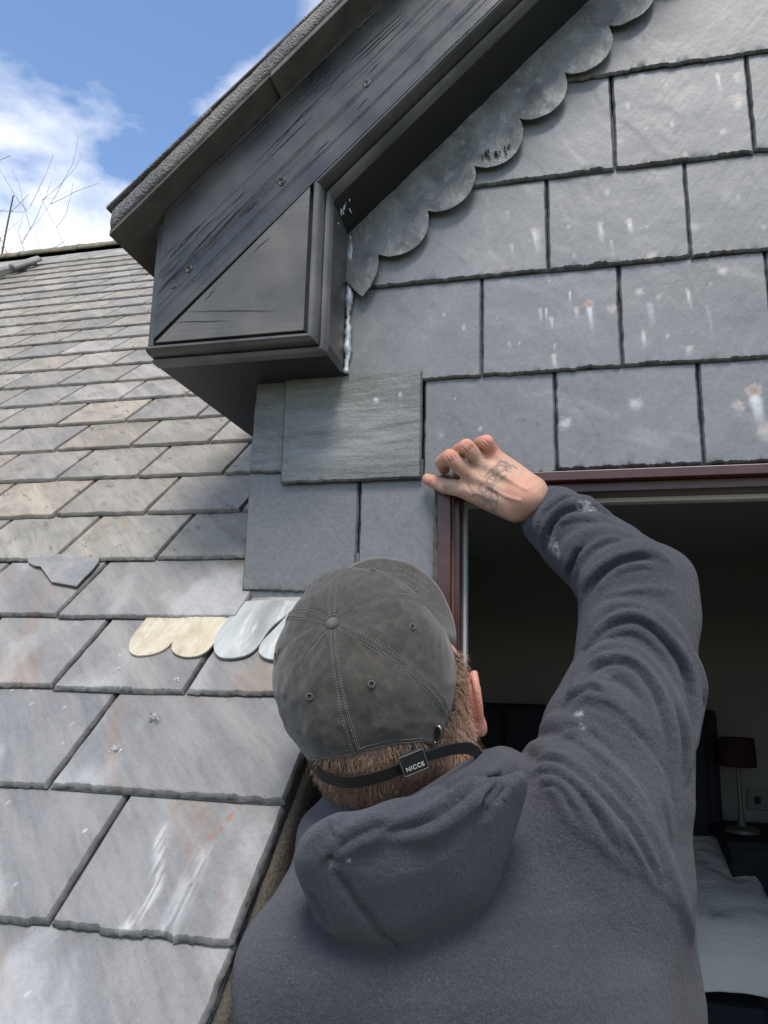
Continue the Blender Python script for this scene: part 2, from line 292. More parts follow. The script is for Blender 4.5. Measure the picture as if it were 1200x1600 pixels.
def stain_at(x, z, seed=0):
    out = np.zeros((len(x), 4)); out[:, 3] = 1
    for (sx, sz, r, run, wh, ru, dk) in SP:
        if wh > 0.65 and r >= 0.0025: ru = max(ru, 0.45)
        m = (abs(x - sx) < r * 4 + 0.004) & (z < sz + r * 4) & (z > sz - run - r * 4)
        if not m.any(): continue
        a, b = x[m] - sx, z[m] - sz; wob = vnoise(a * 300 + sx * 999, b * 300, seed); R = r * (0.6 + 0.8 * wob)
        d = np.hypot(a, b) / (R + 1e-6); head = np.clip(1.25 - d, 0, 1)
        wide = r * (0.40 + 0.5 * vnoise(b * 120 + sx * 77, b * 0, seed + 1)); runm = np.clip(1.5 - abs(a + 0.1 * b) / wide, 0, 1) * np.clip(-b / (r + 1e-4), 0, 1) * np.clip(1 - (-b) / (run + 1e-4), 0, 1) if run > 0 else 0 * a
        w = np.maximum(head * wh * 0.95, runm * wh * 0.95); c = np.clip(1.25 - d * 1.5, 0, 1)
        o = out[m]; o[:, 0] = np.maximum(o[:, 0], w); o[:, 1] = np.maximum(o[:, 1], np.clip(1.5 - d * 1.2, 0, 1) * ru); o[:, 2] = np.maximum(o[:, 2], c * dk); out[m] = o
    sc = np.clip((fbm(x * 8 + 3, z * 26 + x * 10, 71, 5) - 0.16) * 5, 0, 1) * 0.13; out[:, 0] = np.maximum(out[:, 0], sc)
    return out

# ------------------------------------------------------------------ dormer
dormer = empty('dormer', (-0.5, 0.0, Z(1.811)))
tag(dormer, 'slate-hung dormer gable with black boxed eave and bargeboard', 'dormer')
bpy.context.view_layer.update()
DO = np.array(dormer.location)
def dpart(o):                                                # parent keeping world place
    o.parent = dormer; o.matrix_parent_inverse = Matrix.Translation(-Vector(DO)); return o
gable = MB()
def w3(x, y, z): return (x * K, y * K, Z(z))
XA = 0.55                                                    # gable apex, to the right of the picture
T43 = math.tan(E43); C43 = math.cos(E43)
def rk(c, x): return c + T43 * x
wx0, wx1, wz0, wz1 = -0.205, 1.305, 0.9, 2.02                # window opening
for poly in ([(-0.57, 1.80), (wx0, 1.80), (wx0, wz1), (-0.57, wz1)], [(-0.57, wz1), (1.67, wz1), (1.67, 2.6), (XA, 3.1 + T43 * XA), (-0.57, 2.6)], [(wx1, 0.9), (1.67, 0.9), (1.67, wz1), (wx1, wz1)], [(-0.34, 0.0), (wx0, 0.0), (wx0, 1.80), (-0.34, 1.80)]):
    gable.prism([(x * K, Z(z)) for x, z in poly], 1, 0.030, 0.075)
wall = dpart(gable.build('gable_wall', MAT['dark'])); wall['label'] = 'dark boarding behind the hung slates'
SLATE_N = [0]
def wall_slate(x0, x1, z0, L=0.30, proud=0.0, mat='slate_wall', tint=1.0, label=None, dens=0.0020, th=0.0055, ang=0.045, jag=1.0):
    SLATE_N[0] += 1; seed = 100 + SLATE_N[0] * 7
    w = (x1 - x0 - 0.0012) * K; Lm = L * K; cx = (x0 + x1) / 2 * K; zb = Z(z0)
    roll = random.Random(seed).uniform(-0.006, 0.006)
    Mx = Matrix.Translation((cx, -proud, zb)) @ Matrix.Rotation(roll, 4, 'Y') @ Matrix(((1, 0, 0, 0), (0, math.sin(ang), -math.cos(ang), 0), (0, math.cos(ang), math.sin(ang), 0), (0, 0, 0, 1)))
    A = np.array(Mx)
    def sf(v): p = v @ A[:3, :3].T + A[:3, 3]; return stain_at(p[:, 0], p[:, 2], seed)
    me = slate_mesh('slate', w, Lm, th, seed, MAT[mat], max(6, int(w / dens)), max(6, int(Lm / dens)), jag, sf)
    o = bpy.data.objects.new('slate', me); COL.objects.link(o); o.parent = wall
    o.matrix_parent_inverse = Matrix.Identity(4); o.matrix_basis = Mx
    g = tint * random.Random(seed + 1).uniform(0.93, 1.06); o.color = (g, g, g * random.Random(seed + 2).uniform(0.99, 1.03), 1)
    if label: o['label'] = label
    return o
wall_slate(-0.04, 0.46, 2.787); wall_slate(0.46, 0.70, 2.787, dens=0.012); wall_slate(0.70, 0.93, 2.787, dens=0.012)
wall_slate(0.12, 0.36, 2.975, L=0.22, dens=0.012); wall_slate(0.36, 0.60, 2.975, dens=0.012); wall_slate(0.60, 0.84, 2.975, dens=0.012)
for a, b in ((-0.25, 0.093), (0.093, 0.323), (0.323, 0.55), (0.55, 0.78), (0.78, 1.01)): wall_slate(a, b, 2.592, dens=0.0032 if a < 0.36 else 0.012)
for a, b in ((-0.40, -0.028), (-0.028, 0.2095), (0.2095, 0.44), (0.44, 0.67), (0.67, 0.90)): wall_slate(a, b, 2.407, dens=0.0032 if a < 0.36 else 0.012)
for a, b in ((-0.398, -0.147), (-0.147, 0.0905), (0.0905, 0.327), (0.327, 0.56), (0.56, 0.79)): wall_slate(a, b, 2.217, dens=0.0032 if a < 0.36 else 0.012)
wall_slate(-0.2505, -0.0215, 2.034, tint=0.9); wall_slate(-0.0215, 0.21, 2.041, tint=0.97); wall_slate(0.21, 0.44, 2.041); wall_slate(0.44, 0.67, 2.041, dens=0.012); wall_slate(0.67, 0.90, 2.041, dens=0.012)
wall_slate(-0.5765, -0.50, 2.057, L=0.18, proud=0.001, mat='slate_patch', tint=0.8, label='narrow weathered slate strip under the eave')
wall_slate(-0.513, -0.2505, 2.033, L=0.20, proud=0.006, mat='slate_patch', label='pale streaked replacement slate under the boxed eave', ang=0.02, th=0.005, jag=0.5)
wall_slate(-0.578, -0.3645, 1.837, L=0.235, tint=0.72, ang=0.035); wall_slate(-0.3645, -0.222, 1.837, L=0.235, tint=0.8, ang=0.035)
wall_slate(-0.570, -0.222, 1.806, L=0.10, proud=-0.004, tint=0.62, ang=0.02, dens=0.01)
# lead scallops stepped up the rake
cus = [atY(*p, -0.004)[[0, 2]] for p in [(593, 402), (669, 334), (742, 264), (811, 190), (882, 118), (950, 45)]]
dcu = (cus[-1] - cus[0]) / 5
for k in range(1, 9): cus.append(cus[5] + dcu * k)
cin = 2.905
def lead_piece(outer, seed, name='lead_scallop', mat='lead'):
    outer = np.array(outer); n = len(outer); d = np.array([-math.sin(E43), math.cos(E43)])
    rows = 7; v = []; f = []
    for i, p in enumerate(outer):
        t_ = (Z(cin) + T43 * p[0] - p[1]) * C43; q = p + d * max(t_, 0.004)
        for j in range(rows):
            s = j / (rows - 1); a = p * (1 - s) + q * s
            v.append((a[0], -0.0075 - 0.004 * (1 - s) + 0.007 * float(fbm(a[0] * 34, a[1] * 34, seed, 4)), a[1]))
    for i in range(n - 1):
        for j in range(rows - 1): f.append((i * rows + j, (i + 1) * rows + j, (i + 1) * rows + j + 1, i * rows + j + 1))
    o = mesh(name, v, f, MAT[mat], None, True); s_ = o.modifiers.new('thick', 'SOLIDIFY'); s_.thickness = 0.0022; s_.offset = 0; es = o.modifiers.new('e', 'EDGE_SPLIT'); es.split_angle = 0.6
    return dpart(o)
def arc(a, b, sag, n=14):                                    # from a (lower left) to b (upper right), bulging down-right
    a, b = np.array(a), np.array(b); h = np.linalg.norm(b - a) / 2; s = sag * h; R = (h * h + s * s) / (2 * s); m = (a + b) / 2; e = (b - a) / (2 * h); nn = np.array([e[1], -e[0]])
    c = m - nn * (R - s); th = math.asin(min(1, h / R)); th = math.pi - th if s > R else th
    return [c + R * (nn * math.cos(q) + e * math.sin(q)) for q in np.linspace(-th, th, n)]
tip = [atY(*p, -0.004)[[0, 2]] for p in [(551, 450), (560, 461), (568, 467), (580, 452), (590, 432), (594, 415), (593, 402)]]
lo_ = list(tip[:-1])
for i in range(len(cus) - 1): lo_ += [q_ + np.array([0.003, 0.003]) * float(fbm(q_[0] * 70, q_[1] * 70, 12, 3)) for q_ in arc(cus[i], cus[i + 1], random.Random(i + 50).uniform(0.58, 0.74))]
lead_piece(lo_, 39, 'lead_flashing')['label'] = 'scalloped grey lead flashing stepped up under the bargeboard'
# scrawled setting-out marks on one scallop
mk = MB(); gm = random.Random(21)
for k in range(17):
    a_, b_ = 752 + gm.uniform(0, 48), 246 - gm.uniform(0, 9) - (3 if k % 2 else 0); b_ -= (a_ - 752) * 0.22
    p0 = atY(a_, b_, -0.0145); p1 = atY(a_ + gm.uniform(-3, 3), b_ + gm.uniform(3, 7), -0.0145); mk.tube([p0, p1], [0.0012, 0.0009], 5)
dpart(mk.build('scrawled_marks', MAT['dark']))
# bargeboard, filler board, mouldings, soffits
def dm(mb, name, m, bevel=0.0, label=None, smooth=False):
    o = dpart(mb.build(name, MAT[m], None, smooth, bevel))
    if label: o['label'] = label
    return o
YF = -0.135
bx0, bx1, bz = -0.7145, -0.4325, 2.2665; cj, cu_ = 2.948, 3.199
rake = dm(MB().prism([(bx0 * K, Z(bz + 0.006)), (bx0 * K, Z(rk(cu_, bx0))), (XA * K, Z(rk(cu_, XA))), (XA * K, Z(rk(cj, XA)))], 1, YF * K, (YF + 0.03) * K), 'bargeboard', 'paint_rake', 0.0007, 'black painted raking bargeboard with open grain and knots')
fil = dm(MB().prism([((bx0 + 0.004) * K, Z(bz)), (bx1 * K, Z(bz)), (bx1 * K, Z(rk(cj, bx1) - 0.0008))], 1, (YF + 0.0006) * K, (YF + 0.03) * K), 'filler_board', 'paint_filler', 0.0006, 'triangular black board closing the eave box')
dm(MB().box(w3(bx0 - 0.012, YF + 0.004, bz - 0.004), w3(bx0 - 0.001, 0.62, 2.50)), 'side_fascia', 'paint_trim', 0.001)
PROFS = [[(0.0, -0.131), (0.0005, -0.116), (0.0085, -0.116), (0.009, -0.137), (0.0105, -0.144), (0.0135, -0.149), (0.0175, -0.150), (0.0215, -0.147), (0.0240, -0.141), (0.0250, -0.132), (0.0252, -0.118)], [(0.0253, -0.121), (0.0278, -0.1245), (0.0300, -0.1245), (0.0325, -0.1215), (0.0345, -0.118), (0.0346, -0.100)]]
def corner(i, d):
    if i == 0: return (bx0 - 0.004, bz - d)
    if i == 1: return (bx1 + d, bz - d)
    c = cj - d / C43 * 0.92
    if i == 2: return (bx1 + d, rk(c, bx1 + d))
    return (XA, rk(c, XA))
for i, mname, prof, pn in [(a_, ('paint_worn_lit' if b_ else m_), PROFS[b_], ('moulding_lip' if b_ else 'moulding')) for a_, m_ in ((0, 'paint_trim'), (1, 'paint_worn_lit'), (2, 'paint_trim_rake')) for b_ in (0, 1)]:
    v = []
    for d, y in prof:
        a = corner(i, d); b = corner(i + 1, d)
        v += [w3(a[0], y, a[1]), w3(b[0], y, b[1])]
    n = len(prof); f = [(2 * j, 2 * j + 1, 2 * j + 3, 2 * j + 2) for j in range(n - 1)]
    b0 = len(v)
    for j in (0, 1): v.append(tuple(np.array(v[j]) * 0 + np.array([v[2 * (n - 1) + j][0], -0.10 * K, v[j][2]])))
    f += [tuple([2 * j for j in range(n)][::-1] + [b0]), tuple([2 * j + 1 for j in range(n)] + [b0 + 1])]
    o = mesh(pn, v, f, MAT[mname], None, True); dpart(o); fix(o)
    for p in o.data.polygons: p.use_smooth = len(p.vertices) == 4
    es = o.modifiers.new('edge', 'EDGE_SPLIT'); es.split_angle = math.radians(38)
# soffits: the level one under the box and running back along the eave, the upright one and the raking one
sz = bz - 0.0345
dm(MB().box(w3(bx0 - 0.002, -0.102, sz), w3(-0.581, 0.62, sz + 0.02)).box(w3(-0.581, -0.102, sz), w3(bx1 + 0.0345, 0.028, sz + 0.02)), 'soffit', 'paint_black')
dm(MB().box(w3(bx1 + 0.012, -0.102, sz + 0.0205), w3(bx1 + 0.0345, 0.028, rk(2.93, bx1))), 'soffit', 'paint_trim')
cl = cj - 0.0345 / C43 * 0.92
v = [w3(bx1 + 0.0345, -0.102, rk(cl, bx1 + 0.0345)), w3(XA, -0.102, rk(cl, XA)), w3(XA, 0.028, rk(2.884, XA)), w3(bx1 + 0.02, 0.028, rk(2.884, bx1 + 0.02))]
v += [(a, b, c + 0.015) for a, b, c in v]
o = mesh('soffit', v, [(0, 1, 2, 3), (7, 6, 5, 4), (0, 4, 5, 1), (1, 5, 6, 2), (2, 6, 7, 3), (3, 7, 4, 0)], MAT['paint_black']); fix(o); dpart(o)
# sealant bead between the upright soffit and the slates, paint lost at the top of it
rs = random.Random(5); v = []; f = []
zs = np.linspace(rk(2.872, bx1 + 0.05), sz + 0.004, 46)
sb = MB(); sb.tube([w3(bx1 + 0.040 + rs.uniform(-0.0015, 0.0015), -0.006, z) for z in zs], [0.0058 * K * (0.5 + 1.0 * float(vnoise(z * 60, 0, 3))) for z in zs], 6)
dm(sb, 'sealant_bead', 'sealant', 0, 'smeared whitish sealant bead down the inner corner', True)
pp = MB()
for k in range(26):
    px_, py_ = rs.choice([(545, 330), (550, 315), (537, 325), (530, 345), (528, 335), (541, 312), (549, 300)]); 
    q = atY(px_ + rs.gauss(0, 3), py_ + rs.gauss(0, 4), -0.075 * K)
    if rs.random() < 0.6: pp.tube([q, q + np.array([rs.uniform(-.004, .004), -0.001, -rs.uniform(0.003, 0.012)])], [0.0012, 0.0005], 4)
flk = dm(pp, 'flaking_paint', 'white', 0, 'flecks of bare wood where paint has flaked'); 
# knots
for px_, py_, r_ in ((440, 283, 0.0062), (295, 420, 0.0058), (573, 130, 0.0055), (271, 447, 0.003)):
    q = atY(px_, py_, (YF - 0.0005) * K); mb = MB()
    for rr in (1.0, 0.55): mb.tube([q + np.array([math.cos(a) * r_ * rr * 0.85, 0, math.sin(a) * r_ * rr]) * (1 + 0.12 * math.sin(3 * a)) for a in np.linspace(0, 2 * math.pi, 17)], 0.0011 * (0.6 + rr * 0.5), 5, False)
    kn = mb.build('knot', MAT['paint_trim'], None, True); kn.parent = rake
# open grain and drying cracks in the boards
def cracks(board, lines, org, sc, rad_=0.00075):
    mb = MB()
    for L_ in lines:
        q = cr_line([(org[0] + a * sc, org[1] + b * sc) for a, b in L_]); P_ = [atY(a, b, (YF - 0.0002) * K) for a, b in q]; n = len(P_)
        mb.tube(P_, [rad_ * math.sin(math.pi * (0.06 + 0.88 * i / (n - 1))) for i in range(n)], 5)
    o = mb.build('open_grain', MAT['dark'], None, True); o.parent = board; o['kind'] = 'stuff'
def cr_line(p):
    out = []; g = random.Random(int(p[0][0] * 7 + p[0][1]))
    for i in range(len(p) - 1):
        for t in np.linspace(0, 1, 7, endpoint=False): out.append((p[i][0] + (p[i + 1][0] - p[i][0]) * t + g.uniform(-.5, .5), p[i][1] + (p[i + 1][1] - p[i][1]) * t + g.uniform(-.5, .5)))
    return out + [p[-1]]
cracks(rake, [[(535, 200), (400, 340), (285, 465), (235, 520)], [(600, 165), (450, 330), (310, 485)], [(390, 285), (270, 400)], [(555, 140), (480, 225)], [(60, 722), (140, 640), (225, 550)], [(90, 640), (200, 520)], [(70, 700), (180, 590)], [(430, 300), (330, 410), (250, 500)], [(520, 240), (430, 345)], [(340, 300), (150, 500)], [(300, 330), (170, 460)], [(620, 200), (560, 270)], [(200, 440), (120, 530)]], (230, 260), 0.275)
cracks(rake, [[(1180, 60), (900, 320), (760, 440)], [(1195, 75), (960, 300), (790, 455)], [(1190, 110), (1000, 290), (830, 450)], [(640, 620), (420, 830), (170, 1140)], [(560, 720), (300, 960), (90, 1180)], [(500, 830), (330, 1000), (200, 1130)], [(980, 450), (900, 540)], [(900, 700), (820, 790)], [(620, 1010), (520, 1110)], [(760, 470), (600, 640)]], (380, 0), 0.21667)
cracks(fil, [[(700, 400), (650, 440), (600, 490)], [(200, 825), (400, 820), (600, 820), (730, 822)], [(130, 885), (300, 880), (480, 875)], [(392, 688), (360, 725), (322, 768)]], (230, 260), 0.275, 0.0004)
# verge: undercloak, mortar bed, slates, each stepping up the rake
def rprism(c0, c1, xa, xb, y0, y1): return [(xa * K, Z(rk(c0, xa))), (xb * K, Z(rk(c0, xb))), (xb * K, Z(rk(c1, xb))), (xa * K, Z(rk(c1, xa)))]
ex = -0.79
for i, (a, b) in enumerate(((ex, -0.497), (-0.497, -0.19), (-0.19, 0.12), (0.12, XA))):
    lo = 0.0 if i == 0 else -0.006 * (i % 2)
    mb = MB().prism(rprism(3.201 + lo, 3.212 + lo, a + 0.001, b - 0.001, 0, 0), 1, (-0.186 - 0.003 * i) * K, 0.9 * K); dm(mb, 'undercloak_slate', 'undercloak', 0.0008)
N_ = 150; xs = np.linspace(ex + 0.004, XA, N_); v = []; f = []
yp = [(3.207, -0.176), (3.2085, -0.187), (3.214, -0.1905), (3.222, -0.191), (3.234, -0.1905), (3.2455, -0.188), (3.250, -0.176)]
for i, x in enumerate(xs):
    for j, (c, y) in enumerate(yp):
        g = fbm(x * 60, j * 1.7, 91, 4); v.append(w3(x, y + 0.006 * g * (0 < j < 6), rk(c + 0.004 * fbm(x * 45, j * 2.1, 92, 3), x)))
for i in range(N_ - 1):
    for j in range(len(yp) - 1): f.append((i * 7 + j, (i + 1) * 7 + j, (i + 1) * 7 + j + 1, i * 7 + j + 1))
f += [tuple(range(7)), tuple((N_ - 1) * 7 + j for j in range(7))[::-1]]
o = mesh('verge_mortar', v, f, MAT['mortar'], None, True); dpart(o); o['label'] = 'gritty mortar bed along the verge'
xs = [ex - 0.006, -0.655, -0.51, -0.37, -0.24, -0.10, 0.04, 0.18, 0.32, XA]
for i in range(len(xs) - 1):
    a, b = xs[i], xs[i + 1]
    mb = MB().prism([(a * K, Z(rk(3.250 + 0.007, a))), ((b + 0.05) * K, Z(rk(3.247, b + 0.05))), ((b + 0.05) * K, Z(rk(3.2525, b + 0.05))), (a * K, Z(rk(3.2625, a)))], 1, (-0.193 + 0.004 * (i % 3)) * K, 1.2 * K)
    dm(mb, 'roof_slate', 'undercloak' if i % 2 else 'mortar', 0.001)
# the far half of the gable, out of the picture to the right, and the cheek standing on the main roof
mir = lambda x: 2 * XA - x
dm(MB().prism([(mir(bx0) * K, Z(bz)), (mir(bx0) * K, Z(rk(cu_, bx0))), (XA * K + 0.001, Z(rk(cu_, XA))), (XA * K + 0.001, Z(rk(cj, XA)))], 1, YF * K, (YF + 0.03) * K), 'bargeboard', 'paint_trim')
dm(MB().prism([(mir(ex) * K, Z(rk(3.201, ex))), (XA * K + 0.002, Z(rk(3.201, XA))), (XA * K + 0.002, Z(rk(3.26, XA))), (mir(ex) * K, Z(rk(3.26, ex)))], 1, -0.19 * K, 1.2 * K), 'roof_slope', 'undercloak')
dm(MB().prism([(0.032, Z(1.80)), (0.9, Z(1.80) + 0.79), (0.9, Z(2.40)), (0.032, Z(2.40))], 0, -0.5755 * K, -0.555 * K), 'cheek', 'dark')
# window frame
mw = MAT['maroon']
fr = dpart(MB().box(w3(-0.222, -0.012, 0.2), w3(-0.1985, 0.055, 2.0195)).box(w3(-0.1985, 0.010, 0.2), w3(-0.186, 0.060, 2.0195)).build('window_frame', mw, None, False, 0.0015)); fr['label'] = 'dark maroon window frame around the opening'
def frp(mb, name, m, bev=0.001):
    o = mb.build(name, MAT[m], None, False, bev); o.parent = fr; return o
frp(MB().box(w3(-0.2215, -0.010, 2.020), w3(1.33, 0.05, 2.036)).box(w3(-0.1855, 0.012, 2.004), w3(1.29, 0.060, 2.0198)), 'frame_head', 'maroon')
frp(MB().box(w3(1.306, -0.010, 0.2), w3(1.33, 0.055, 2.0195)), 'jamb', 'maroon')
frp(MB().box(w3(-0.1955, 0.061, 0.25), w3(-0.1815, 0.085, 2.004)).box(w3(-0.1815, 0.061, 1.996), w3(1.3, 0.085, 2.0035)), 'reveal_bead', 'white', 0)
rc = MB(); rng_ = random.Random(3)
rc.tube([w3(-0.2245 + rng_.uniform(-.0012, .0012), -0.011, z) for z in np.linspace(2.015, 1.2, 70)], [0.0035 * K * rng_.uniform(0.5, 1.3) for _ in range(70)], 5)
frp(rc, 'mastic', 'undercloak', 0)
MAT['gasket'] = plain('gasket', (0.16, 0.075, 0.05), 0.5, 0.2, 60)
gk = MB(); gk.tube([w3(-0.1965 + 0.001 * math.sin(z * 9), 0.006, z) for z in np.linspace(2.0, 0.9, 40)], 0.0019, 6); frp(gk, 'gasket', 'gasket', 0)
sc_ = MB().tube([w3(-0.211, -0.0125, 2.006), w3(-0.211, -0.0145, 2.006)], 0.0035, 10); frp(sc_, 'screw', 'white', 0)

# ------------------------------------------------------------------ main roof
mroof = empty('main_roof', (-1.2, -0.3, Z(1.4)))
tag(mroof, 'steep slate roof running up to a mossy ridge beside the dormer', 'roof')
RO = Vector(mroof.location)
def rpart(o):
    o.parent = mroof; o.matrix_parent_inverse = Matrix.Translation(-RO); return o
G = 0.187 * K; TH = 0.0100; LS = 0.44 * K
RIDGE = 4.62 * K
RT3 = Matrix(((1, 0, 0), (0, RU[1], RN[1]), (0, RU[2], RN[2])))
VAR = {}
def var_mesh(kind, wkey, i):
    k = (kind, wkey, i)
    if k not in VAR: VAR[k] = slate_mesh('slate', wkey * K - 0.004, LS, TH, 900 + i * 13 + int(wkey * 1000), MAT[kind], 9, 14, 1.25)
    return VAR[k]
tilt = Matrix.Rotation(-0.052, 4, 'X')
def roof_slate(me, xc, t, tint, drop=0.0, yaw=0.0):
    o = bpy.data.objects.new('slate', me); COL.objects.link(o); rpart(o)
    p = roofp(xc, t - drop, 0.021)
    o.matrix_basis = Matrix.Translation(Vector(p)) @ RT3.to_4x4() @ Matrix.Rotation(yaw, 4, 'Z') @ tilt
    o.color = (*tint, 1); return o
rr = random.Random(11)
rest = MB(); count = 0
for k in range(-2, 25):
    t = (-0.615 + 0.187 * k) * K
    if t > RIDGE - 0.12: break
    off = -0.573 if k % 2 == 0 else -0.69
    pyr = None
    # what of this course the photograph shows
    right = -0.353 if k < 3 else (-0.556 if k == 3 else -0.579)
    q = roofp(0, t, 0); 
    def pxx(x): d = np.array([x * K, q[1], q[2]]) - CAM; return 600 + FPX * (d @ RT) / (d @ FW)
    joints = [right]; x = off
    while x > right - 0.09: x -= 0.23
    if k == 3: x = -0.91
    while pxx(joints[-1]) > -60 and joints[-1] > -6.5: joints.append(x); x -= 0.23
    joints.append(joints[-1] - 0.23)
    if k >= 12: joints.append(joints[-1] - 0.23)
    for i in range(12):                                      # the same courses running on out of the picture
        xb = (joints[-1] - 0.23 * i - 0.002) * K; xa_ = xb - 0.226 * K
        c = [roofp(xa_, t, 0.021), roofp(xb, t, 0.021), roofp(xb, t + LS, 0.001), roofp(xa_, t + LS, 0.001)]
        rest.add(c + [p_ - RN * 0.009 for p_ in c], [(0, 1, 2, 3), (0, 4, 5, 1), (1, 5, 6, 2), (3, 2, 6, 7), (0, 3, 7, 4)])
    for i in range(len(joints) - 1):
        b, a = joints[i], joints[i + 1]; w = b - a
        if k > 8 and pxx(a) > 420:                            # behind the dormer: nothing to tell apart
            continue
        near = k <= 4
        if near:
            seed = 3000 + (k + 3) * 50 + i
            def sf(v, sd=seed, kk=k):
                out = np.zeros((len(v), 4)); out[:, 3] = 1; x_, y_ = v[:, 0], v[:, 1]
                a_ = fbm(x_ * 9 + y_ * 3 + sd, (y_ * 2.0 - x_ * 1.2) * 2.2, sd, 4); out[:, 0] = np.clip((a_ - 0.1) * 2.0, 0, 0.22)
                if kk == 0 and sd % 50 == 0:
                    u_ = (x_ + 0.25 * 0) ; d1 = abs(u_ + 0.016 - 0.00 * y_ - 0.012 * np.sin(y_ * 40)); m_ = np.clip(1.4 - d1 / 0.007, 0, 1) * np.clip((0.135 - y_) * 60, 0, 1)
                    out[:, 0] = np.maximum(out[:, 0], m_ * 0.42 * np.clip(vnoise(x_ * 420, y_ * 60, 4) * 2.2 - 0.6, 0, 1)); d2 = abs(u_ - 0.03 - 0.008 * np.sin(y_ * 50) - 0.006 * vnoise(y_ * 90, y_ * 0, 3)); m2 = np.clip(1.4 - d2 / 0.004, 0, 1) * np.clip((y_ - 0.085) * 90, 0, 1)
                    out[:, 1] = m2 * 0.85 * np.clip(vnoise(x_ * 260, y_ * 260, 8) * 2.2 - 0.5, 0, 1); out[:, 0] = np.maximum(out[:, 0], np.clip(1.3 - abs(u_ - 0.028 - 0.0 * y_) / 0.011, 0, 1) * np.clip((0.11 - y_) * 60, 0, 1) * 0.32 * np.clip(vnoise(x_ * 300, y_ * 40, 5) * 2 - 0.3, 0, 1))
                out[:, 1] = np.maximum(out[:, 1], np.clip((fbm(x_ * 16 + y_ * 9 + sd, (y_ - x_ * 0.7) * 3, sd + 31, 4) - 0.14) * 2.4, 0, 0.22)); sp = (vnoise(x_ * 260, y_ * 260, sd + 5) > 0.975) * 0.5; out[:, 0] = np.maximum(out[:, 0], sp * (vnoise(x_ * 14, y_ * 14, sd + 6) > 0.55))
                out[:, 2] = (vnoise(x_ * 230, y_ * 230, sd + 7) > 0.985) * 0.5; return out
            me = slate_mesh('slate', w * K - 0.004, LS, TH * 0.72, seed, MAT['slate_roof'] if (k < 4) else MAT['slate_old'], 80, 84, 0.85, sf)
            g = rr.uniform(0.9, 1.08); wb = 0.0 if k < 2 else (0.10 if k < 4 else 0.12)
            tint = (g * (0.98 + wb * 0.5), g * (0.975 + wb * 0.3), g * (0.985 - wb * 0.3))
        else:
            me = var_mesh('slate_old', 0.23 if abs(w - 0.23) < 0.02 else round(w, 3), rr.randrange(7))
            g = rr.uniform(0.78, 1.16); pk = rr.random(); tint = (g * (1.05 + 0.05 * (pk > 0.72)), g * (1.0 - 0.01 * (pk > 0.72)), g * (0.92 - 0.07 * (pk > 0.72) + 0.05 * (pk < 0.25)))
        s = roof_slate(me, (a + b) / 2 * K, t + rr.uniform(-0.0025, 0.0025), tint, 0, rr.uniform(-0.006, 0.006)); count += 1
tag(rpart(rest.build('slates_beyond_view', MAT['slate_old'])), kind='stuff')
# boarding under the slates
bd = MB(); q = [roofp(-9, -1.3, -0.012), roofp(-0.36 * K, -1.3, -0.012), roofp(-0.36 * K, 0.06, -0.012), roofp(-0.58 * K, 0.06, -0.012), roofp(-0.58 * K, RIDGE, -0.012), roofp(-9, RIDGE, -0.012)]
bd.add(q + [p - RN * 0.03 for p in q], [(0, 1, 2, 3), (0, 3, 4, 5)[0:4], (0, 4, 5), (9, 8, 7, 6), (9, 6, 10), (6, 11, 10), (0, 6, 7, 1), (1, 7, 8, 2), (2, 8, 9, 3), (3, 9, 10, 4), (4, 10, 11, 5), (5, 11, 6, 0)])
rpart(bd.build('roof_boarding', MAT['dark']))
fb = MB()
for k in range(5, 24):
    t = (-0.615 + 0.187 * k) * K; x0 = -0.6 * K
    for i in range(30):
        xb = x0 - 0.2 * i - (0.1 if k % 2 else 0); d = np.array(roofp(xb - 0.2, t, 0)) - CAM
        if 600 + FPX * (d @ RT) / (d @ FW) < 430 or k < 9 and 600 + FPX * (d @ RT) / (d @ FW) < 10000: break
        c = [roofp(xb - 0.198, t, 0.013), roofp(xb, t, 0.013), roofp(xb, t + LS, -0.003), roofp(xb - 0.198, t + LS, -0.003)]
        fb.add(c + [p - RN * 0.006 for p in c], [(0, 1, 2, 3), (0, 4, 5, 1), (1, 5, 6, 2), (3, 2, 6, 7), (0, 3, 7, 4)])
if fb.v: tag(rpart(fb.build('slates_behind_dormer', MAT['slate_old'])), kind='stuff')
# ridge tiles, mossed over
for i in range(9):
    x0 = -0.9 - i * 0.45; v = []; f = []
    n1, n2 = 14, 9
    for a in range(n1):
        for b in range(n2):
            th = math.pi * (b / (n2 - 1)) ; r = 0.062 + 0.006 * (a == n1 - 1) + 0.016 * float(fbm((x0 - a * 0.034) * 20, b * 1.3, 7, 3))
            c = roofp(x0 - 0.452 * a / (n1 - 1), RIDGE, 0.0); v.append(c + np.array([0, 0.03, -0.035]) + np.array([0, -math.cos(th) * r * 1.05, math.sin(th) * r]))
    for a in range(n1 - 1):
        for b in range(n2 - 1): f.append((a * n2 + b, a * n2 + b + 1, (a + 1) * n2 + b + 1, (a + 1) * n2 + b))
    o = mesh('ridge_tile', v, f, MAT['moss'], None, True); rpart(o); s_ = o.modifiers.new('t', 'SOLIDIFY'); s_.thickness = 0.014
# far slope of the roof behind the ridge
rpart(MB().add([roofp(-9, RIDGE, -0.02), roofp(-0.5, RIDGE, -0.02), roofp(-0.5, RIDGE, -0.02) + np.array([0, 2.5, -2.2]), roofp(-9, RIDGE, -0.02) + np.array([0, 2.5, -2.2])], [(3, 2, 1, 0)]).build('far_slope', MAT['slate_old']))
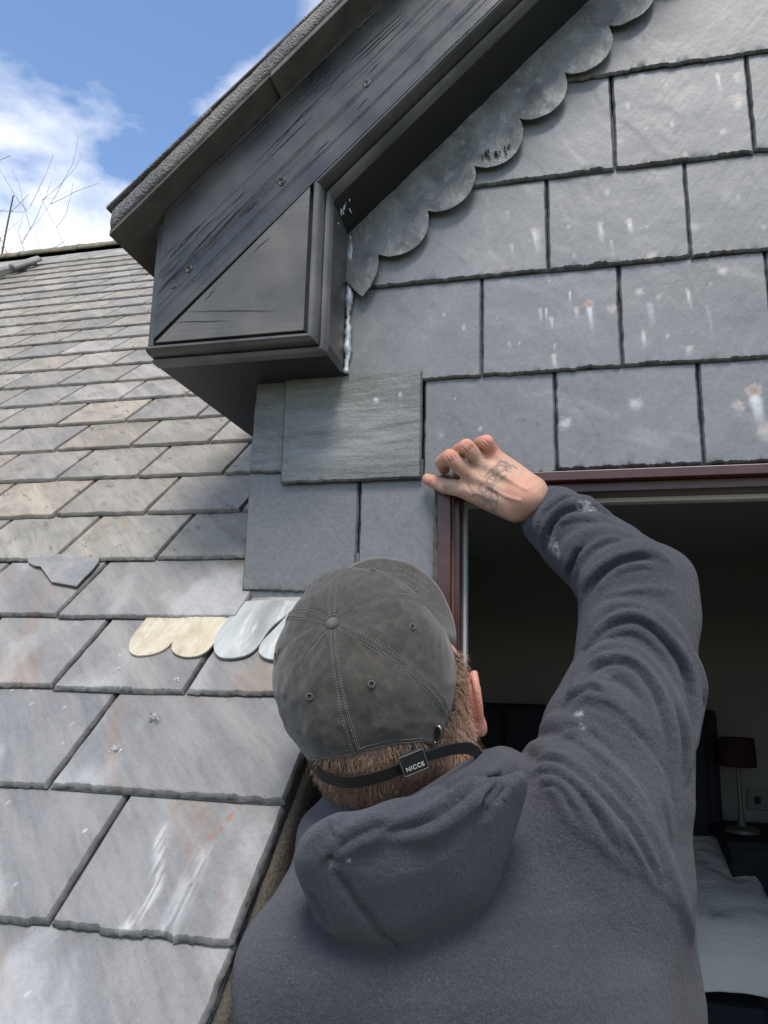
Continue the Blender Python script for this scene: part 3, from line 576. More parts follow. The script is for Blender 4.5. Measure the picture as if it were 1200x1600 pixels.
# two lead saddles near the ridge
for (pa, pb) in (((-6, 444), (27, 432)), ((28, 430), (58, 422))):
    (xa, ta), (xb, tb) = atR(*pa), atR(*pb); v = []; f = []; tm = (ta + tb) / 2; L2 = 0.26
    for a in range(12):
        for b in range(9):
            s = a / 11; x = xa * (1 - s) + xb * s; h = 0.03 + 0.05 * math.sin(min(1, s * 1.15) * math.pi * 0.75) * (1 - 0.25 * b / 8)
            v.append(roofp(x, tm - 0.13 + L2 * b / 8, h))
    for a in range(11):
        for b in range(8): f.append((a * 9 + b, (a + 1) * 9 + b, (a + 1) * 9 + b + 1, a * 9 + b + 1))
    o = mesh('lead_saddle', v, f, MAT['slate_old'], None, True); rpart(o); s_ = o.modifiers.new('t', 'SOLIDIFY'); s_.thickness = 0.02; s_.offset = -1; o['label'] = 'curved pale lead saddle near the ridge'
# scalloped lead soakers where the roof meets the dormer
def soaker(pxs, mat, h, label, seed):
    pts = [np.array(atR(*p)) for p in pxs]; c = sum(pts) / len(pts); v = []; f = []; n = len(pts); rings = 6
    for j in range(rings):
        s = 1 - j / rings
        for p in pts:
            q = c + (p - c) * s; v.append(roofp(q[0], q[1], h + 0.002 - 0.052 * (q[1] + 0.216) + 0.002 * float(fbm(q[0] * 60, q[1] * 60, seed, 3)) + 0.0015 * (1 - s)))
    v.append(roofp(c[0], c[1], h + 0.002 - 0.052 * (c[1] + 0.216) + 0.0015))
    for j in range(rings - 1):
        for i in range(n): f.append((j * n + i, j * n + (i + 1) % n, (j + 1) * n + (i + 1) % n, (j + 1) * n + i))
    for i in range(n): f.append(((rings - 1) * n + i, (rings - 1) * n + (i + 1) % n, rings * n))
    o = mesh('lead_soaker', v, f, MAT[mat], None, True); fix(o); rpart(o); s_ = o.modifiers.new('t', 'SOLIDIFY'); s_.thickness = 0.0026; s_.offset = -1 if o.data.polygons[0].normal.z > 0 else 1; es = o.modifiers.new('e', 'EDGE_SPLIT'); es.split_angle = 0.6; o['label'] = label
def smoothpoly(p, n=3):                                      # Chaikin
    for _ in range(n):
        q = []
        for i in range(len(p)):
            a, b = np.array(p[i], float), np.array(p[(i + 1) % len(p)], float); q += [tuple(a * 0.75 + b * 0.25), tuple(a * 0.25 + b * 0.75)]
        p = q
    return p
soaker(smoothpoly([(240, 972), (228, 986), (211, 1010), (206, 1032), (216, 1043), (244, 1041), (268, 1030), (285, 1005), (300, 985), (312, 970)], 2), 'lead_rust', 0.0232, 'cream stained lead scallop under the slate edge', 1)
soaker(smoothpoly([(300, 970), (284, 1000), (272, 1028), (279, 1041), (300, 1047), (325, 1042), (344, 1018), (356, 995), (364, 970)], 2), 'lead_rust', 0.0244, 'ochre stained lead scallop next to the pale ones', 2)
soaker(smoothpoly([(382, 957), (364, 978), (346, 1004), (338, 1030), (346, 1048), (372, 1050), (396, 1043), (412, 1026), (425, 1000), (450, 978), (472, 960), (472, 952), (388, 952)], 2), 'lead_pale', 0.0258, 'pale blue-grey lead scallop at the dormer foot', 3)
soaker(smoothpoly([(436, 1000), (412, 1025), (409, 1042), (422, 1052), (450, 1054), (478, 1040), (500, 1000), (520, 955), (470, 955)], 2), 'lead_pale', 0.0270, 'pale lead scallop half hidden by the cap', 4)
# chipped corner of slate lying under the course above
soaker(smoothpoly([(50, 893), (60, 899), (70, 901), (79, 914), (88, 927), (112, 932), (127, 935), (137, 922), (150, 908), (160, 893), (160, 880), (50, 880)], 0), 'slate_roof', 0.0355, 'broken slate corner slipped under the course above', 5)
# verge board down the cut edge of the roof and the cheek of the recess
vb = MB(); pts = []
n_ = 60; f = []; v = []
for i in range(n_):
    t = -1.2 + 1.25 * i / (n_ - 1)
    for j, (x, h) in enumerate(((-0.372, -0.006), (-0.360, -0.004), (-0.352, -0.005), (-0.346, -0.012), (-0.3435, -0.03), (-0.343, -0.12), (-0.366, -0.12))):
        g = float(fbm(t * 55, j * 3.1, 17, 4)); v.append(roofp((x + 0.004 * g) * K, t, h + 0.006 * g * (j < 5)))
for i in range(n_ - 1):
    for j in range(6): f.append((i * 7 + j, i * 7 + j + 1, (i + 1) * 7 + j + 1, (i + 1) * 7 + j))
o = mesh('edge_board', v, f, MAT['old_board'], None, True); fix(o); rpart(o); o['label'] = 'weathered gritty board along the cut edge of the roof'
# moss and droppings lying on the slates
def clump(px, py, r, seed, label, m):
    x, t = atR(px, py); mb = MB(); g = random.Random(seed)
    for i in range(26):
        c = roofp(x + g.gauss(0, r * 0.5), t + g.gauss(0, r * 0.4), 0.0205 + abs(g.gauss(0, r * 0.2))); s = r * g.uniform(0.12, 0.3)
        q = [c + s * np.array([g.uniform(-1, 1), g.uniform(-1, 1), g.uniform(-1, 1)]) for _ in range(5)]
        mb.add(q, [(0, 1, 2), (0, 2, 3), (0, 3, 4), (1, 2, 4), (2, 3, 4), (0, 1, 4)])
    o = mb.build('moss_clump', MAT[m]); o.name = 'debris'; tag(o, label, 'debris')
MAT['debris_grey'] = plain('debris_grey', (0.30, 0.29, 0.27), 0.9, 0.7, 300, 0.5)
MAT['debris_white'] = plain('debris_white', (0.62, 0.62, 0.60), 0.9, 0.2, 200, 0.5)
clump(245, 1141, 0.010, 1, 'speckled grey-brown dry moss clump on a slate left of the cap', 'debris_grey')
clump(188, 1189, 0.007, 2, 'small white dropping on the slate below the dry moss clump', 'debris_white')
clump(282, 1081, 0.005, 3, 'tiny white crumb on the slate below the lead scallops', 'debris_white')
clump(192, 1062, 0.003, 4, 'single white speck on the slate left of the lead scallops', 'debris_white')

# ------------------------------------------------------------------ recess and deck the man stands in, ground far below
def deck_mat():
    t = NT('deck_boards'); v = t.coord(scale=(1, 0.1, 1)); n = t.noise(v, 40, 5)
    t.p(Base_Color=t.mix(n, (0.16, 0.12, 0.08), (0.30, 0.24, 0.17)), Roughness=0.8, Normal=t.bump(n, 0.4)); return t.m
MAT['deck'] = deck_mat()
deck = empty('scaffold_deck', (0.5, -0.8, 0)); tag(deck, 'scaffold boards under the man below the window', 'scaffold')
for i in range(8):
    o = MB().box((-0.30 + 0.0, -1.95 + i * 0.228, -0.04), (1.9, -1.95 + i * 0.228 + 0.222, -0.002)).build('board', MAT['deck'], None, False, 0.003); o.parent = deck; o.matrix_parent_inverse = Matrix.Translation(-Vector(deck.location))
rcs = MB().prism([(-1.0, 0.0), (0.03, 0.0), (0.03, Z(1.79)), (-0.02, Z(1.74)), (-1.0, Z(1.74) - 0.98 * math.tan(SL))], 0, -0.364 * K, -0.3445 * K).build('recess_cheek', MAT['old_board']); tag(rcs, 'weathered cheek wall under the cut roof edge', 'wall')
g = mesh('ground', [(-400, -400, -5.2), (400, -400, -5.2), (400, 400, -5.2), (-400, 400, -5.2)], [(0, 1, 2, 3)], plain('grass_ground', (0.07, 0.085, 0.04), 0.95, 0.4, 0.4)); tag(g, 'green lawn far below the roof', None, None, 'structure')
lw = MB().box((-9, -1.0, -5.2), (6, -0.9, 0.0)).build('house_wall', plain('render_wall', (0.45, 0.43, 0.39), 0.9, 0.1, 8, 0.3)); tag(lw, 'pale rendered house wall below the eaves', 'wall')

# ------------------------------------------------------------------ bedroom beyond the opening
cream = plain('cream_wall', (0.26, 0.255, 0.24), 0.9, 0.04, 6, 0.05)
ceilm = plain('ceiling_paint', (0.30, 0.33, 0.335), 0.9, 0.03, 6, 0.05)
RY = 2.55
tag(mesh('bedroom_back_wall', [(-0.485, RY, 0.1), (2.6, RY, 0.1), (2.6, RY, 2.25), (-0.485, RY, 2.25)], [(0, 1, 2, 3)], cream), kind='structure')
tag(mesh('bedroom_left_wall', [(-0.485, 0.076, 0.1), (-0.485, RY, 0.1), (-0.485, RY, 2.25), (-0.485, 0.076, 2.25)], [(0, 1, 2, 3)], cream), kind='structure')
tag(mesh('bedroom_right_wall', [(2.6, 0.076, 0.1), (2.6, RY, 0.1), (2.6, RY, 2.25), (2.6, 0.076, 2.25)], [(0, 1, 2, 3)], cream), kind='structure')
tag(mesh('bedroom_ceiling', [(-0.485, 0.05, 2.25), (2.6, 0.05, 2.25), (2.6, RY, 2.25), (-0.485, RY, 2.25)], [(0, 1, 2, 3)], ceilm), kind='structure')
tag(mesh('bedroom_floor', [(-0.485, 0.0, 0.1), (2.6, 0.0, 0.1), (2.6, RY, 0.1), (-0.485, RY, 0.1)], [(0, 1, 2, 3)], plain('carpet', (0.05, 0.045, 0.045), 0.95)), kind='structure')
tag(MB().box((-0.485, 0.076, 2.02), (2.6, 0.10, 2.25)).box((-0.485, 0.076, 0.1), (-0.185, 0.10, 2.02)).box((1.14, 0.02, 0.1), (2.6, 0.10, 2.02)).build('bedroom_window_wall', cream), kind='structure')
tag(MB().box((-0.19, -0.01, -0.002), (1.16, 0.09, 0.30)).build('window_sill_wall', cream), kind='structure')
def atZ(px, py, z):
    d = ray(px, py); return CAM + d * ((z - CAM[2]) / d[2])
bt = 1.02
pB = atZ(1116, 1335, bt); pF = atZ(1190, 1450, bt)
bxr = (pB[0] + pF[0]) / 2 + 0.07; byf = atZ(1110, 1478, bt - 0.12)[1]; byb = 2.45; bxl = bxr - 1.5
bed = empty('bed', ((bxl + bxr) / 2, (byf + byb) / 2, 0.1)); tag(bed, 'bed with rumpled white duvet and dark navy headboard', 'bed')
def bpart(o): o.parent = bed; o.matrix_parent_inverse = Matrix.Translation(-Vector(bed.location)); return o
navy = plain('navy_fabric', (0.012, 0.014, 0.024), 0.8, 0.2, 60)
linen = NT('white_duvet'); vv = linen.coord(); linen.p(Base_Color=(0.93, 0.92, 0.89), Roughness=0.85, Normal=linen.bump(linen.noise(vv, 9, 5, 0.55, 0.8), 0.6, 0.02)); linen = linen.m
bpart(MB().box((bxl + 0.03, byf + 0.06, 0.1), (bxr - 0.03, byb, bt - 0.30)).build('bed_base', navy, None, False, 0.02))
bpart(MB().box((bxl + 0.02, byf + 0.20, bt - 0.299), (bxr - 0.02, byb, bt - 0.22)).build('mattress', linen, None, False, 0.04))
nx, ny = 90, 110; v = []; f = []
for j in range(ny):
    for i in range(nx):
        a = (i / (nx - 1)) * 2 - 1; b = j / (ny - 1)
        X = a * (0.75 + 0.20); Yv = byf - 0.13 + b * (byb - byf + 0.08); ox = max(0, abs(X) - 0.75); oy = max(0, byf - Yv)
        wob = float(fbm(X * 3.2 + 5, Yv * 3.2, 33, 4)); fold = float(fbm(X * 11 + 3 * Yv, Yv * 4, 35, 3))
        tf = min(1, max(0, (Yv - byf) / 0.9)); z = bt + 0.09 + 0.07 * wob + 0.035 * fold - 0.17 * (1 - tf) ** 1.3; xx = X; yy = Yv
        if ox > 0: xx = math.copysign(0.75 + min(ox, 0.05) * 0.9 + 0.03 * fold, X); z -= max(0, ox - 0.03) * 1.0
        s_ = byf + 0.13 - Yv                                    # the foot end rolls over in a soft curve
        if s_ > 0: th_ = min(s_ / 0.14, 1.45); yy = byf + 0.13 - 0.14 * math.sin(th_) - 0.03 * fold - 0.012 * math.sin(X * 17) * th_; z -= 0.14 * (1 - math.cos(th_)) + max(0, s_ - 0.14 * 1.45) * 0.9
        v.append(((bxl + bxr) / 2 + xx, yy, z))
for j in range(ny - 1):
    for i in range(nx - 1): f.append((j * nx + i, j * nx + i + 1, (j + 1) * nx + i + 1, (j + 1) * nx + i))
o = mesh('duvet', v, f, linen, None, True); s_ = o.modifiers.new('t', 'SOLIDIFY'); s_.thickness = 0.03; bpart(o)
hb = bpart(MB().box((bxl - 0.03, byb, 0.1), (bxr - 0.01, RY - 0.01, atY(800, 1100, byb)[2])).build('headboard', navy, None, False, 0.02))
for k in range(7):
    o = MB().box((bxl - 0.02 + k * 0.21, byb - 0.03, 1.06), (bxl - 0.02 + k * 0.21 + 0.2, byb - 0.001, atY(800, 1104, byb)[2])).build('padded_panel', navy, None, False, 0.03); o.parent = hb
qt = atY(1165, 1300, 2.26); tz = qt[2]
tb = empty('bedside_table', (qt[0] + 0.1, 2.26, 0.1)); tag(tb, 'dark navy bedside cabinet beside the bed', 'bedside table')
x0 = atY(1137, 1300, 2.1)[0]
o = MB().box((x0, 2.06, 0.1), (x0 + 0.5, 2.5, tz - 0.02)).build('cabinet', navy, None, False, 0.005); o.parent = tb; o.matrix_parent_inverse = Matrix.Translation(-Vector(tb.location))
o = MB().box((x0 - 0.012, 2.05, tz - 0.0195), (x0 + 0.512, 2.5, tz)).build('top', navy, None, False, 0.003); o.parent = tb; o.matrix_parent_inverse = Matrix.Translation(-Vector(tb.location))
for kk in range(2):
    o = MB().box((x0 + 0.02, 2.04, 0.2 + kk * 0.2), (x0 + 0.48, 2.0595, 0.38 + kk * 0.2)).build('drawer_front', navy, None, False, 0.004); o.parent = tb; o.matrix_parent_inverse = Matrix.Translation(-Vector(tb.location))
lp = empty('table_lamp', (qt[0], 2.26, tz)); tag(lp, 'table lamp with dark red drum shade on the bedside cabinet', 'lamp')
sh0 = atY(1153, 1197, 2.26); sh1 = atY(1153, 1153, 2.26); lx = sh0[0]; R_ = (atY(1183, 1180, 2.26)[0] - atY(1123, 1180, 2.26)[0]) / 2
def lpart(pts, rads, name, m, cap=True):
    o = MB().tube(pts, rads, 28, cap).build(name, m, None, True); es = o.modifiers.new('e', 'EDGE_SPLIT'); es.split_angle = 0.7; o.parent = lp; o.matrix_parent_inverse = Matrix.Translation(-Vector(lp.location))
lpart([(lx, 2.26, sh0[2]), (lx, 2.26, sh1[2])], [R_, R_ * 0.93], 'lamp_shade', plain('red_shade', (0.028, 0.007, 0.008), 0.85, 0.1, 80), False)
lpart([(lx, 2.26, tz + 0.02), (lx, 2.26, tz + 0.05), (lx, 2.26, tz + 0.1), (lx, 2.26, sh0[2] + 0.05)], [0.02, 0.011, 0.009, 0.008], 'stem', MAT['lamp_base'])
lpart([(lx, 2.26, tz), (lx, 2.26, tz + 0.012), (lx, 2.26, tz + 0.022)], [0.065, 0.062, 0.02], 'base', MAT['lamp_base'])
sk = atY(1183, 1250, RY - 0.006)
so = empty('wall_socket', (sk[0], RY - 0.004, sk[2])); tag(so, 'small white wall socket right of the lamp stem', 'socket')
o = MB().box((sk[0] - 0.04, RY - 0.012, sk[2] - 0.04), (sk[0] + 0.04, RY - 0.001, sk[2] + 0.04)).build('plate', MAT['lamp_base'], None, False, 0.003); o.parent = so; o.matrix_parent_inverse = Matrix.Translation(-Vector(so.location))
o = MB().box((sk[0] - 0.012, RY - 0.017, sk[2] - 0.015), (sk[0] + 0.012, RY - 0.0125, sk[2] + 0.015)).build('switch', navy, None, False, 0.001); o.parent = so; o.matrix_parent_inverse = Matrix.Translation(-Vector(so.location))

# ------------------------------------------------------------------ bare trees beyond the ridge
bark = plain('bark', (0.20, 0.18, 0.165), 0.9, 0.2, 20, 0.3)
def bare_tree(base, top_h, seed, label, lim, lean=(0, 0)):
    g = random.Random(seed); root = empty('bare_tree', base); tag(root, label, 'tree', 'bare trees beyond the ridge')
    trunk = MB(); limbs = MB()
    def grow(mb, p, d, L, r, depth):
        if p[0] > lim[0] or p[2] > lim[1]: return
        n = 5; pts = [np.array(p, float)]; rad = [r]; dd = np.array(d, float)
        for i in range(n):
            dd = dd + np.array([g.gauss(0, .13), g.gauss(0, .13), g.gauss(0, .07) + 0.035]); dd /= np.linalg.norm(dd)
            if (pts[-1] + dd * L / n)[0] > lim[0] + 0.25 or (pts[-1] + dd * L / n)[2] > lim[1] + 0.3: break
            pts.append(pts[-1] + dd * L / n); rad.append(r * (1 - 0.55 * (i + 1) / n))
        if len(pts) < 2: return
        n = len(pts) - 1; mb.tube(pts, rad, 5 if depth < 3 else 3, False)
        if depth < 5:
            for k in range(g.choice((3, 3, 4)) + (depth == 0) * 4):
                i = g.randrange(min(2, n), n + 1); a = g.uniform(0, 6.283); sp = g.uniform(0.5, 1.0)
                u_ = np.cross(dd, [math.cos(a), math.sin(a), 0.3]); u_ /= np.linalg.norm(u_); nd = dd * math.cos(sp) + u_ * math.sin(sp); grow(limbs, pts[i], nd, L * g.uniform(0.55, 0.8), max(rad[i] * 0.6, 0.009), depth + 1)
    grow(trunk, base, (lean[0], lean[1], 1), top_h * 0.42, top_h * 0.020, 0)
    for mb, nm in ((trunk, 'trunk'), (limbs, 'branches')):
        o = mb.build(nm, bark, None, True); o.parent = root; o.matrix_parent_inverse = Matrix.Translation(-Vector(base))
q = atY(-105, 480, 14.0); bare_tree((q[0], 14.0, -5.2), (atY(0, 200, 14.0)[2] + 5.2) * 1.12, 6, 'tall bare tree whose branches show at the left edge', (atY(52, 300, 14.0)[0], 99))
q = atY(110, 480, 22.0); bare_tree((q[0], 22.0, -5.2), (atY(100, 372, 22.0)[2] + 5.2) * 0.74, 9, 'bare treetop just showing over the mossy ridge', (99, atY(100, 362, 22.0)[2]))

# ------------------------------------------------------------------ the man: surfaces grown from distance fields
class Field:
    def __init__(s, lo, hi, h):
        s.lo = np.array(lo, float); s.h = h; s.n = np.ceil((np.array(hi) - s.lo) / h).astype(int) + 1
        s.v = np.full(s.n, 9.0, np.float32); s.ax = [(s.lo[i] + h * np.arange(s.n[i])).astype(np.float32) for i in range(3)]
    def sub(s, lo, hi):
        a = np.clip(np.floor((np.array(lo) - s.lo) / s.h).astype(int), 0, s.n - 1); b = np.clip(np.ceil((np.array(hi) - s.lo) / s.h).astype(int) + 1, 1, s.n)
        sl_ = tuple(slice(int(a[i]), int(max(b[i], a[i] + 1))) for i in range(3))
        return sl_, np.meshgrid(*[s.ax[i][sl_[i]] for i in range(3)], indexing='ij')
    def join(s, sl_, d, k, cut=False):
        a = s.v[sl_]
        if cut:
            d = -d
            s.v[sl_] = np.maximum(a, d) + (np.maximum(k - abs(a - d), 0) ** 2 / (4 * k) if k > 0 else 0)
        else: s.v[sl_] = np.minimum(a, d) - (np.maximum(k - abs(a - d), 0) ** 2 / (4 * k) if k > 0 else 0)
    def chain(s, pts, rad, k=0.01, cut=False, flat=None):
        pts = np.array(pts, float); rad = np.broadcast_to(np.array(rad, float), (len(pts),)); m = k + 3 * s.h + 0.02
        for i in range(len(pts) - 1) if False else [None]:
            lo = (pts - rad[:, None]).min(0) - m; hi = (pts + rad[:, None]).max(0) + m
        sl_, (X, Y, Zz) = s.sub(lo, hi); D = np.full(X.shape, 9.0, np.float32)
        for i in range(len(pts) - 1):
            a, b = pts[i], pts[i + 1]; e = b - a; L = max(e @ e, 1e-12)
            x, y, z = X - a[0], Y - a[1], Zz - a[2]; t = np.clip((x * e[0] + y * e[1] + z * e[2]) / L, 0, 1)
            q = np.sqrt((x - t * e[0]) ** 2 + (y - t * e[1]) ** 2 + (z - t * e[2]) ** 2) - (rad[i] + (rad[i + 1] - rad[i]) * t); D = np.minimum(D, q)
        s.join(sl_, D, k, cut)
    def ell(s, c, axes, r, k=0.01, cut=False):
        A = np.array(axes, float); r = np.array(r, float); c = np.array(c, float); R = r.max() + k + 0.03; sl_, (X, Y, Zz) = s.sub(c - R, c + R)
        x, y, z = X - c[0], Y - c[1], Zz - c[2]; q = 0; g = 0
        for i in range(3):
            u_ = x * A[i, 0] + y * A[i, 1] + z * A[i, 2]; q = q + (u_ / r[i]) ** 2; g = g + (u_ / r[i] ** 2) ** 2
        q = np.sqrt(q); s.join(sl_, (q * (q - 1) / (np.sqrt(g) + 1e-6)).astype(np.float32), k, cut)
    def march(s, px, py, t0=0.4, t1=1.6):
        d = ray(px, py); t = np.arange(t0, t1, s.h * 0.4); p = CAM + d[None] * t[:, None]; g = (p - s.lo) / s.h
        ok = np.all((g >= 0) & (g < s.n - 1), 1); i = np.clip(np.floor(g).astype(int), 0, s.n - 2); f = g - i; w = 0
        for a in (0, 1):
            for b in (0, 1):
                for c in (0, 1): w = w + s.v[i[:, 0] + a, i[:, 1] + b, i[:, 2] + c] * (f[:, 0] if a else 1 - f[:, 0]) * (f[:, 1] if b else 1 - f[:, 1]) * (f[:, 2] if c else 1 - f[:, 2])
        hit = np.where(ok & (w < 0))[0]
        return (t[hit[0]], CAM + d * t[hit[0]]) if len(hit) else (None, None)
    def mesh(s, smooth=1):
        v = s.v; n = s.n; S = v < 0; c = np.zeros((n[0] - 1, n[1] - 1, n[2] - 1), np.int8)
        for a in (0, 1):
            for b in (0, 1):
                for d in (0, 1): c += S[a:n[0] - 1 + a, b:n[1] - 1 + b, d:n[2] - 1 + d]
        I = np.argwhere((c > 0) & (c < 8)); idm = np.full(c.shape, -1, np.int32); idm[tuple(I.T)] = np.arange(len(I))
        P = np.zeros((len(I), 3)); W = np.zeros(len(I)); co = [(a, b, d) for a in (0, 1) for b in (0, 1) for d in (0, 1)]
        for i in range(8):
            for j in range(i + 1, 8):
                ca, cb = np.array(co[i]), np.array(co[j])
                if abs(ca - cb).sum() != 1: continue
                va = v[tuple((I + ca).T)]; vb = v[tuple((I + cb).T)]; m = (va < 0) != (vb < 0); t = va[m] / (va[m] - vb[m])
                P[m] += ca + (cb - ca) * t[:, None]; W[m] += 1
        P = (P / W[:, None] + I) * s.h + s.lo; Q = []
        for ax in range(3):
            o1, o2 = [(1, 2), (2, 0), (0, 1)][ax]; a = [slice(None)] * 3; b = [slice(None)] * 3; a[ax] = slice(0, -1); b[ax] = slice(1, None)
            E = np.argwhere(S[tuple(a)] != S[tuple(b)]); E = E[(E[:, o1] > 0) & (E[:, o2] > 0) & (E[:, o1] < n[o1] - 1) & (E[:, o2] < n[o2] - 1)]
            d1 = np.zeros(3, int); d1[o1] = 1; d2 = np.zeros(3, int); d2[o2] = 1
            q = np.stack([idm[tuple((E - d1 - d2).T)], idm[tuple((E - d2).T)], idm[tuple(E.T)], idm[tuple((E - d1).T)]], 1)
            flip = ~S[tuple(E.T)]; q[flip] = q[flip][:, ::-1]; Q.append(q)
        Q = np.concatenate(Q); Q = Q[(Q >= 0).all(1)]
        for _ in range(smooth):
            acc = np.zeros_like(P); cnt = np.zeros(len(P))
            for k in range(4):
                a, b = Q[:, k], Q[:, (k + 1) % 4]
                for cc in range(3): acc[:, cc] += np.bincount(a, P[b, cc], len(P)) + np.bincount(b, P[a, cc], len(P))
                cnt += np.bincount(a, minlength=len(P)) + np.bincount(b, minlength=len(P))
            P = P * 0.4 + 0.6 * acc / np.maximum(cnt, 1)[:, None]
        return P, Q
def npmesh(name, P, Q, m, parent=None, attrs=None):
    me = bpy.data.meshes.new(name); me.vertices.add(len(P)); me.vertices.foreach_set('co', P.astype(np.float32).ravel()); me.loops.add(Q.size); me.loops.foreach_set('vertex_index', Q.astype(np.int32).ravel())
    me.polygons.add(len(Q)); me.polygons.foreach_set('loop_start', np.arange(0, Q.size, Q.shape[1], dtype=np.int32)); me.polygons.foreach_set('use_smooth', np.ones(len(Q), bool)); me.update(calc_edges=True); me.validate()
    for k, v in (attrs or {}).items():
        a = me.attributes.new(k, 'FLOAT_COLOR', 'POINT'); a.data.foreach_set('color', v.astype(np.float32).ravel())
    me.materials.append(m); o = bpy.data.objects.new(name, me); return put(o, parent)
def cr(pts, n=6):                                            # Catmull-Rom through the points
    p = np.array(pts, float); p = np.concatenate([[2 * p[0] - p[1]], p, [2 * p[-1] - p[-2]]]); out = []
    for i in range(1, len(p) - 2):
        for t in np.linspace(0, 1, n, endpoint=False):
            out.append(0.5 * ((2 * p[i]) + (-p[i - 1] + p[i + 1]) * t + (2 * p[i - 1] - 5 * p[i] + 4 * p[i + 1] - p[i + 2]) * t * t + (-p[i - 1] + 3 * p[i] - 3 * p[i + 1] + p[i + 2]) * t ** 3))
    out.append(p[-2]); return np.array(out)
def rgba(v): return np.stack([v, v, v, np.ones_like(v)], 1)
def camv(a, b, c): q = RT * a + UP * b - FW * c; return q / np.linalg.norm(q)      # right, up, towards the camera
P = atD
# --- hoodie
H = Field((-0.36, -0.58, 1.06), (0.22, -0.02, 1.96), 0.0027)
neck = P(632, 1262, 0.83)
tc_ = P(735, 1500, 0.80)
ty = 0.36; tx_ = np.array([math.cos(ty), math.sin(ty), 0]); tyv = np.array([-math.sin(ty), math.cos(ty), 0])
X, Y, Zg = np.meshgrid(*H.ax, indexing='ij')
zz = np.array([0.9, 1.1, 1.25, 1.35, 1.42, 1.48, 1.53, 1.60]); aa = np.interp(Zg, zz, [0.20, 0.205, 0.208, 0.205, 0.195, 0.16, 0.11, 0.06]); bb = np.interp(Zg, zz, [0.135, 0.135, 0.138, 0.135, 0.125, 0.105, 0.08, 0.05])
cx = np.interp(Zg, zz, [tc_[0] + 0.01, tc_[0] + 0.005, tc_[0], tc_[0] - 0.005, tc_[0] - 0.015, tc_[0] - 0.025, neck[0] + 0.01, neck[0]]); cy = np.interp(Zg, zz, [tc_[1] + 0.02, tc_[1], tc_[1], tc_[1], tc_[1], tc_[1] + 0.005, tc_[1] + 0.01, tc_[1] + 0.02])
u_ = ((X - cx) * tx_[0] + (Y - cy) * tx_[1]) / aa; w_ = ((X - cx) * tyv[0] + (Y - cy) * tyv[1]) / bb
q = (abs(u_) ** 2.4 + abs(w_) ** 2.4) ** (1 / 2.4); H.v = ((q - 1) * bb * 0.9).astype(np.float32); H.v[Zg > 1.585] = 0.2
del X, Y, Zg, aa, bb, cx, cy, u_, w_, q
H.chain([neck + np.array([-0.01, 0.0, -0.02]), P(560, 1420, 0.775), P(478, 1520, 0.715)], [0.072, 0.066, 0.060], 0.05)
H.chain([P(478, 1520, 0.715), P(466, 1640, 0.70), P(470, 1830, 0.69)], [0.060, 0.060, 0.055], 0.02)
H.chain([neck + np.array([0.02, 0, -0.03]), P(800, 1370, 0.845), P(915, 1340, 0.87)], [0.07, 0.08, 0.085], 0.05)
ARM = [(930, 1330, .872), (952, 1240, .885), (962, 1160, .905), (990, 1060, .945), (995, 985, .975), (990, 925, 1.0), (950, 880, 1.035), (905, 845, 1.068), (868, 812, 1.095)]
AR = [0.092, 0.091, 0.0865, 0.0725, 0.0715, 0.069, 0.0585, 0.0535, 0.0475]
H.chain([P(*p) for p in ARM], AR, 0.035)
H.chain([P(972, 1390, 0.872), P(1000, 1560, 0.88), P(1000, 1800, 0.88)], [0.068, 0.07, 0.08], 0.05)
H.chain([P(905, 1290, .835), P(925, 1420, .82), P(925, 1600, .82)], [0.06, 0.05, 0.06], 0.06)
H.chain([P(1046, 905, 1.005), P(1052, 960, .99)], [0.026, 0.024], 0.04)         # elbow corner
CUFF = [(872, 812, 1.092), (840, 787, 1.115), (824, 775, 1.127)]
H.chain([P(*p) for p in CUFF], [0.0365, 0.0345, 0.0330], 0.003)
# folds traced from the photograph, laid on the sleeve and back
def O(org, sc, L_): return [(org[0] + a * sc, org[1] + b * sc) for a, b in L_]
c1 = lambda L_: O((800, 740), .25, L_); c2 = lambda L_: O((800, 960), .25833, L_); c3 = lambda L_: O((780, 1150), .28333, L_); c4 = lambda L_: O((430, 1170), .35, L_)
def fold(pts, r, k, sink=0.55, cut=False, base=None, taper=True):
    q = cr(pts, 5); out = []; rr_ = []
    for i, (a, b) in enumerate(q):
        t, p = (base or H).march(a, b)
        if t is None: continue
        s = i / max(1, len(q) - 1); tp = min(1, 0.25 + 3.2 * s, 0.25 + 3.2 * (1 - s)) if taper else 1
        d = ray(a, b); d = d / np.linalg.norm(d); out.append(p + d * (r * tp * sink if not cut else -r * tp * sink)); rr_.append(r * tp)
    if len(out) > 1: H.chain(out, rr_, k, cut)
H0 = Field.__new__(Field); H0.__dict__ = dict(H.__dict__); H0.v = H.v.copy()
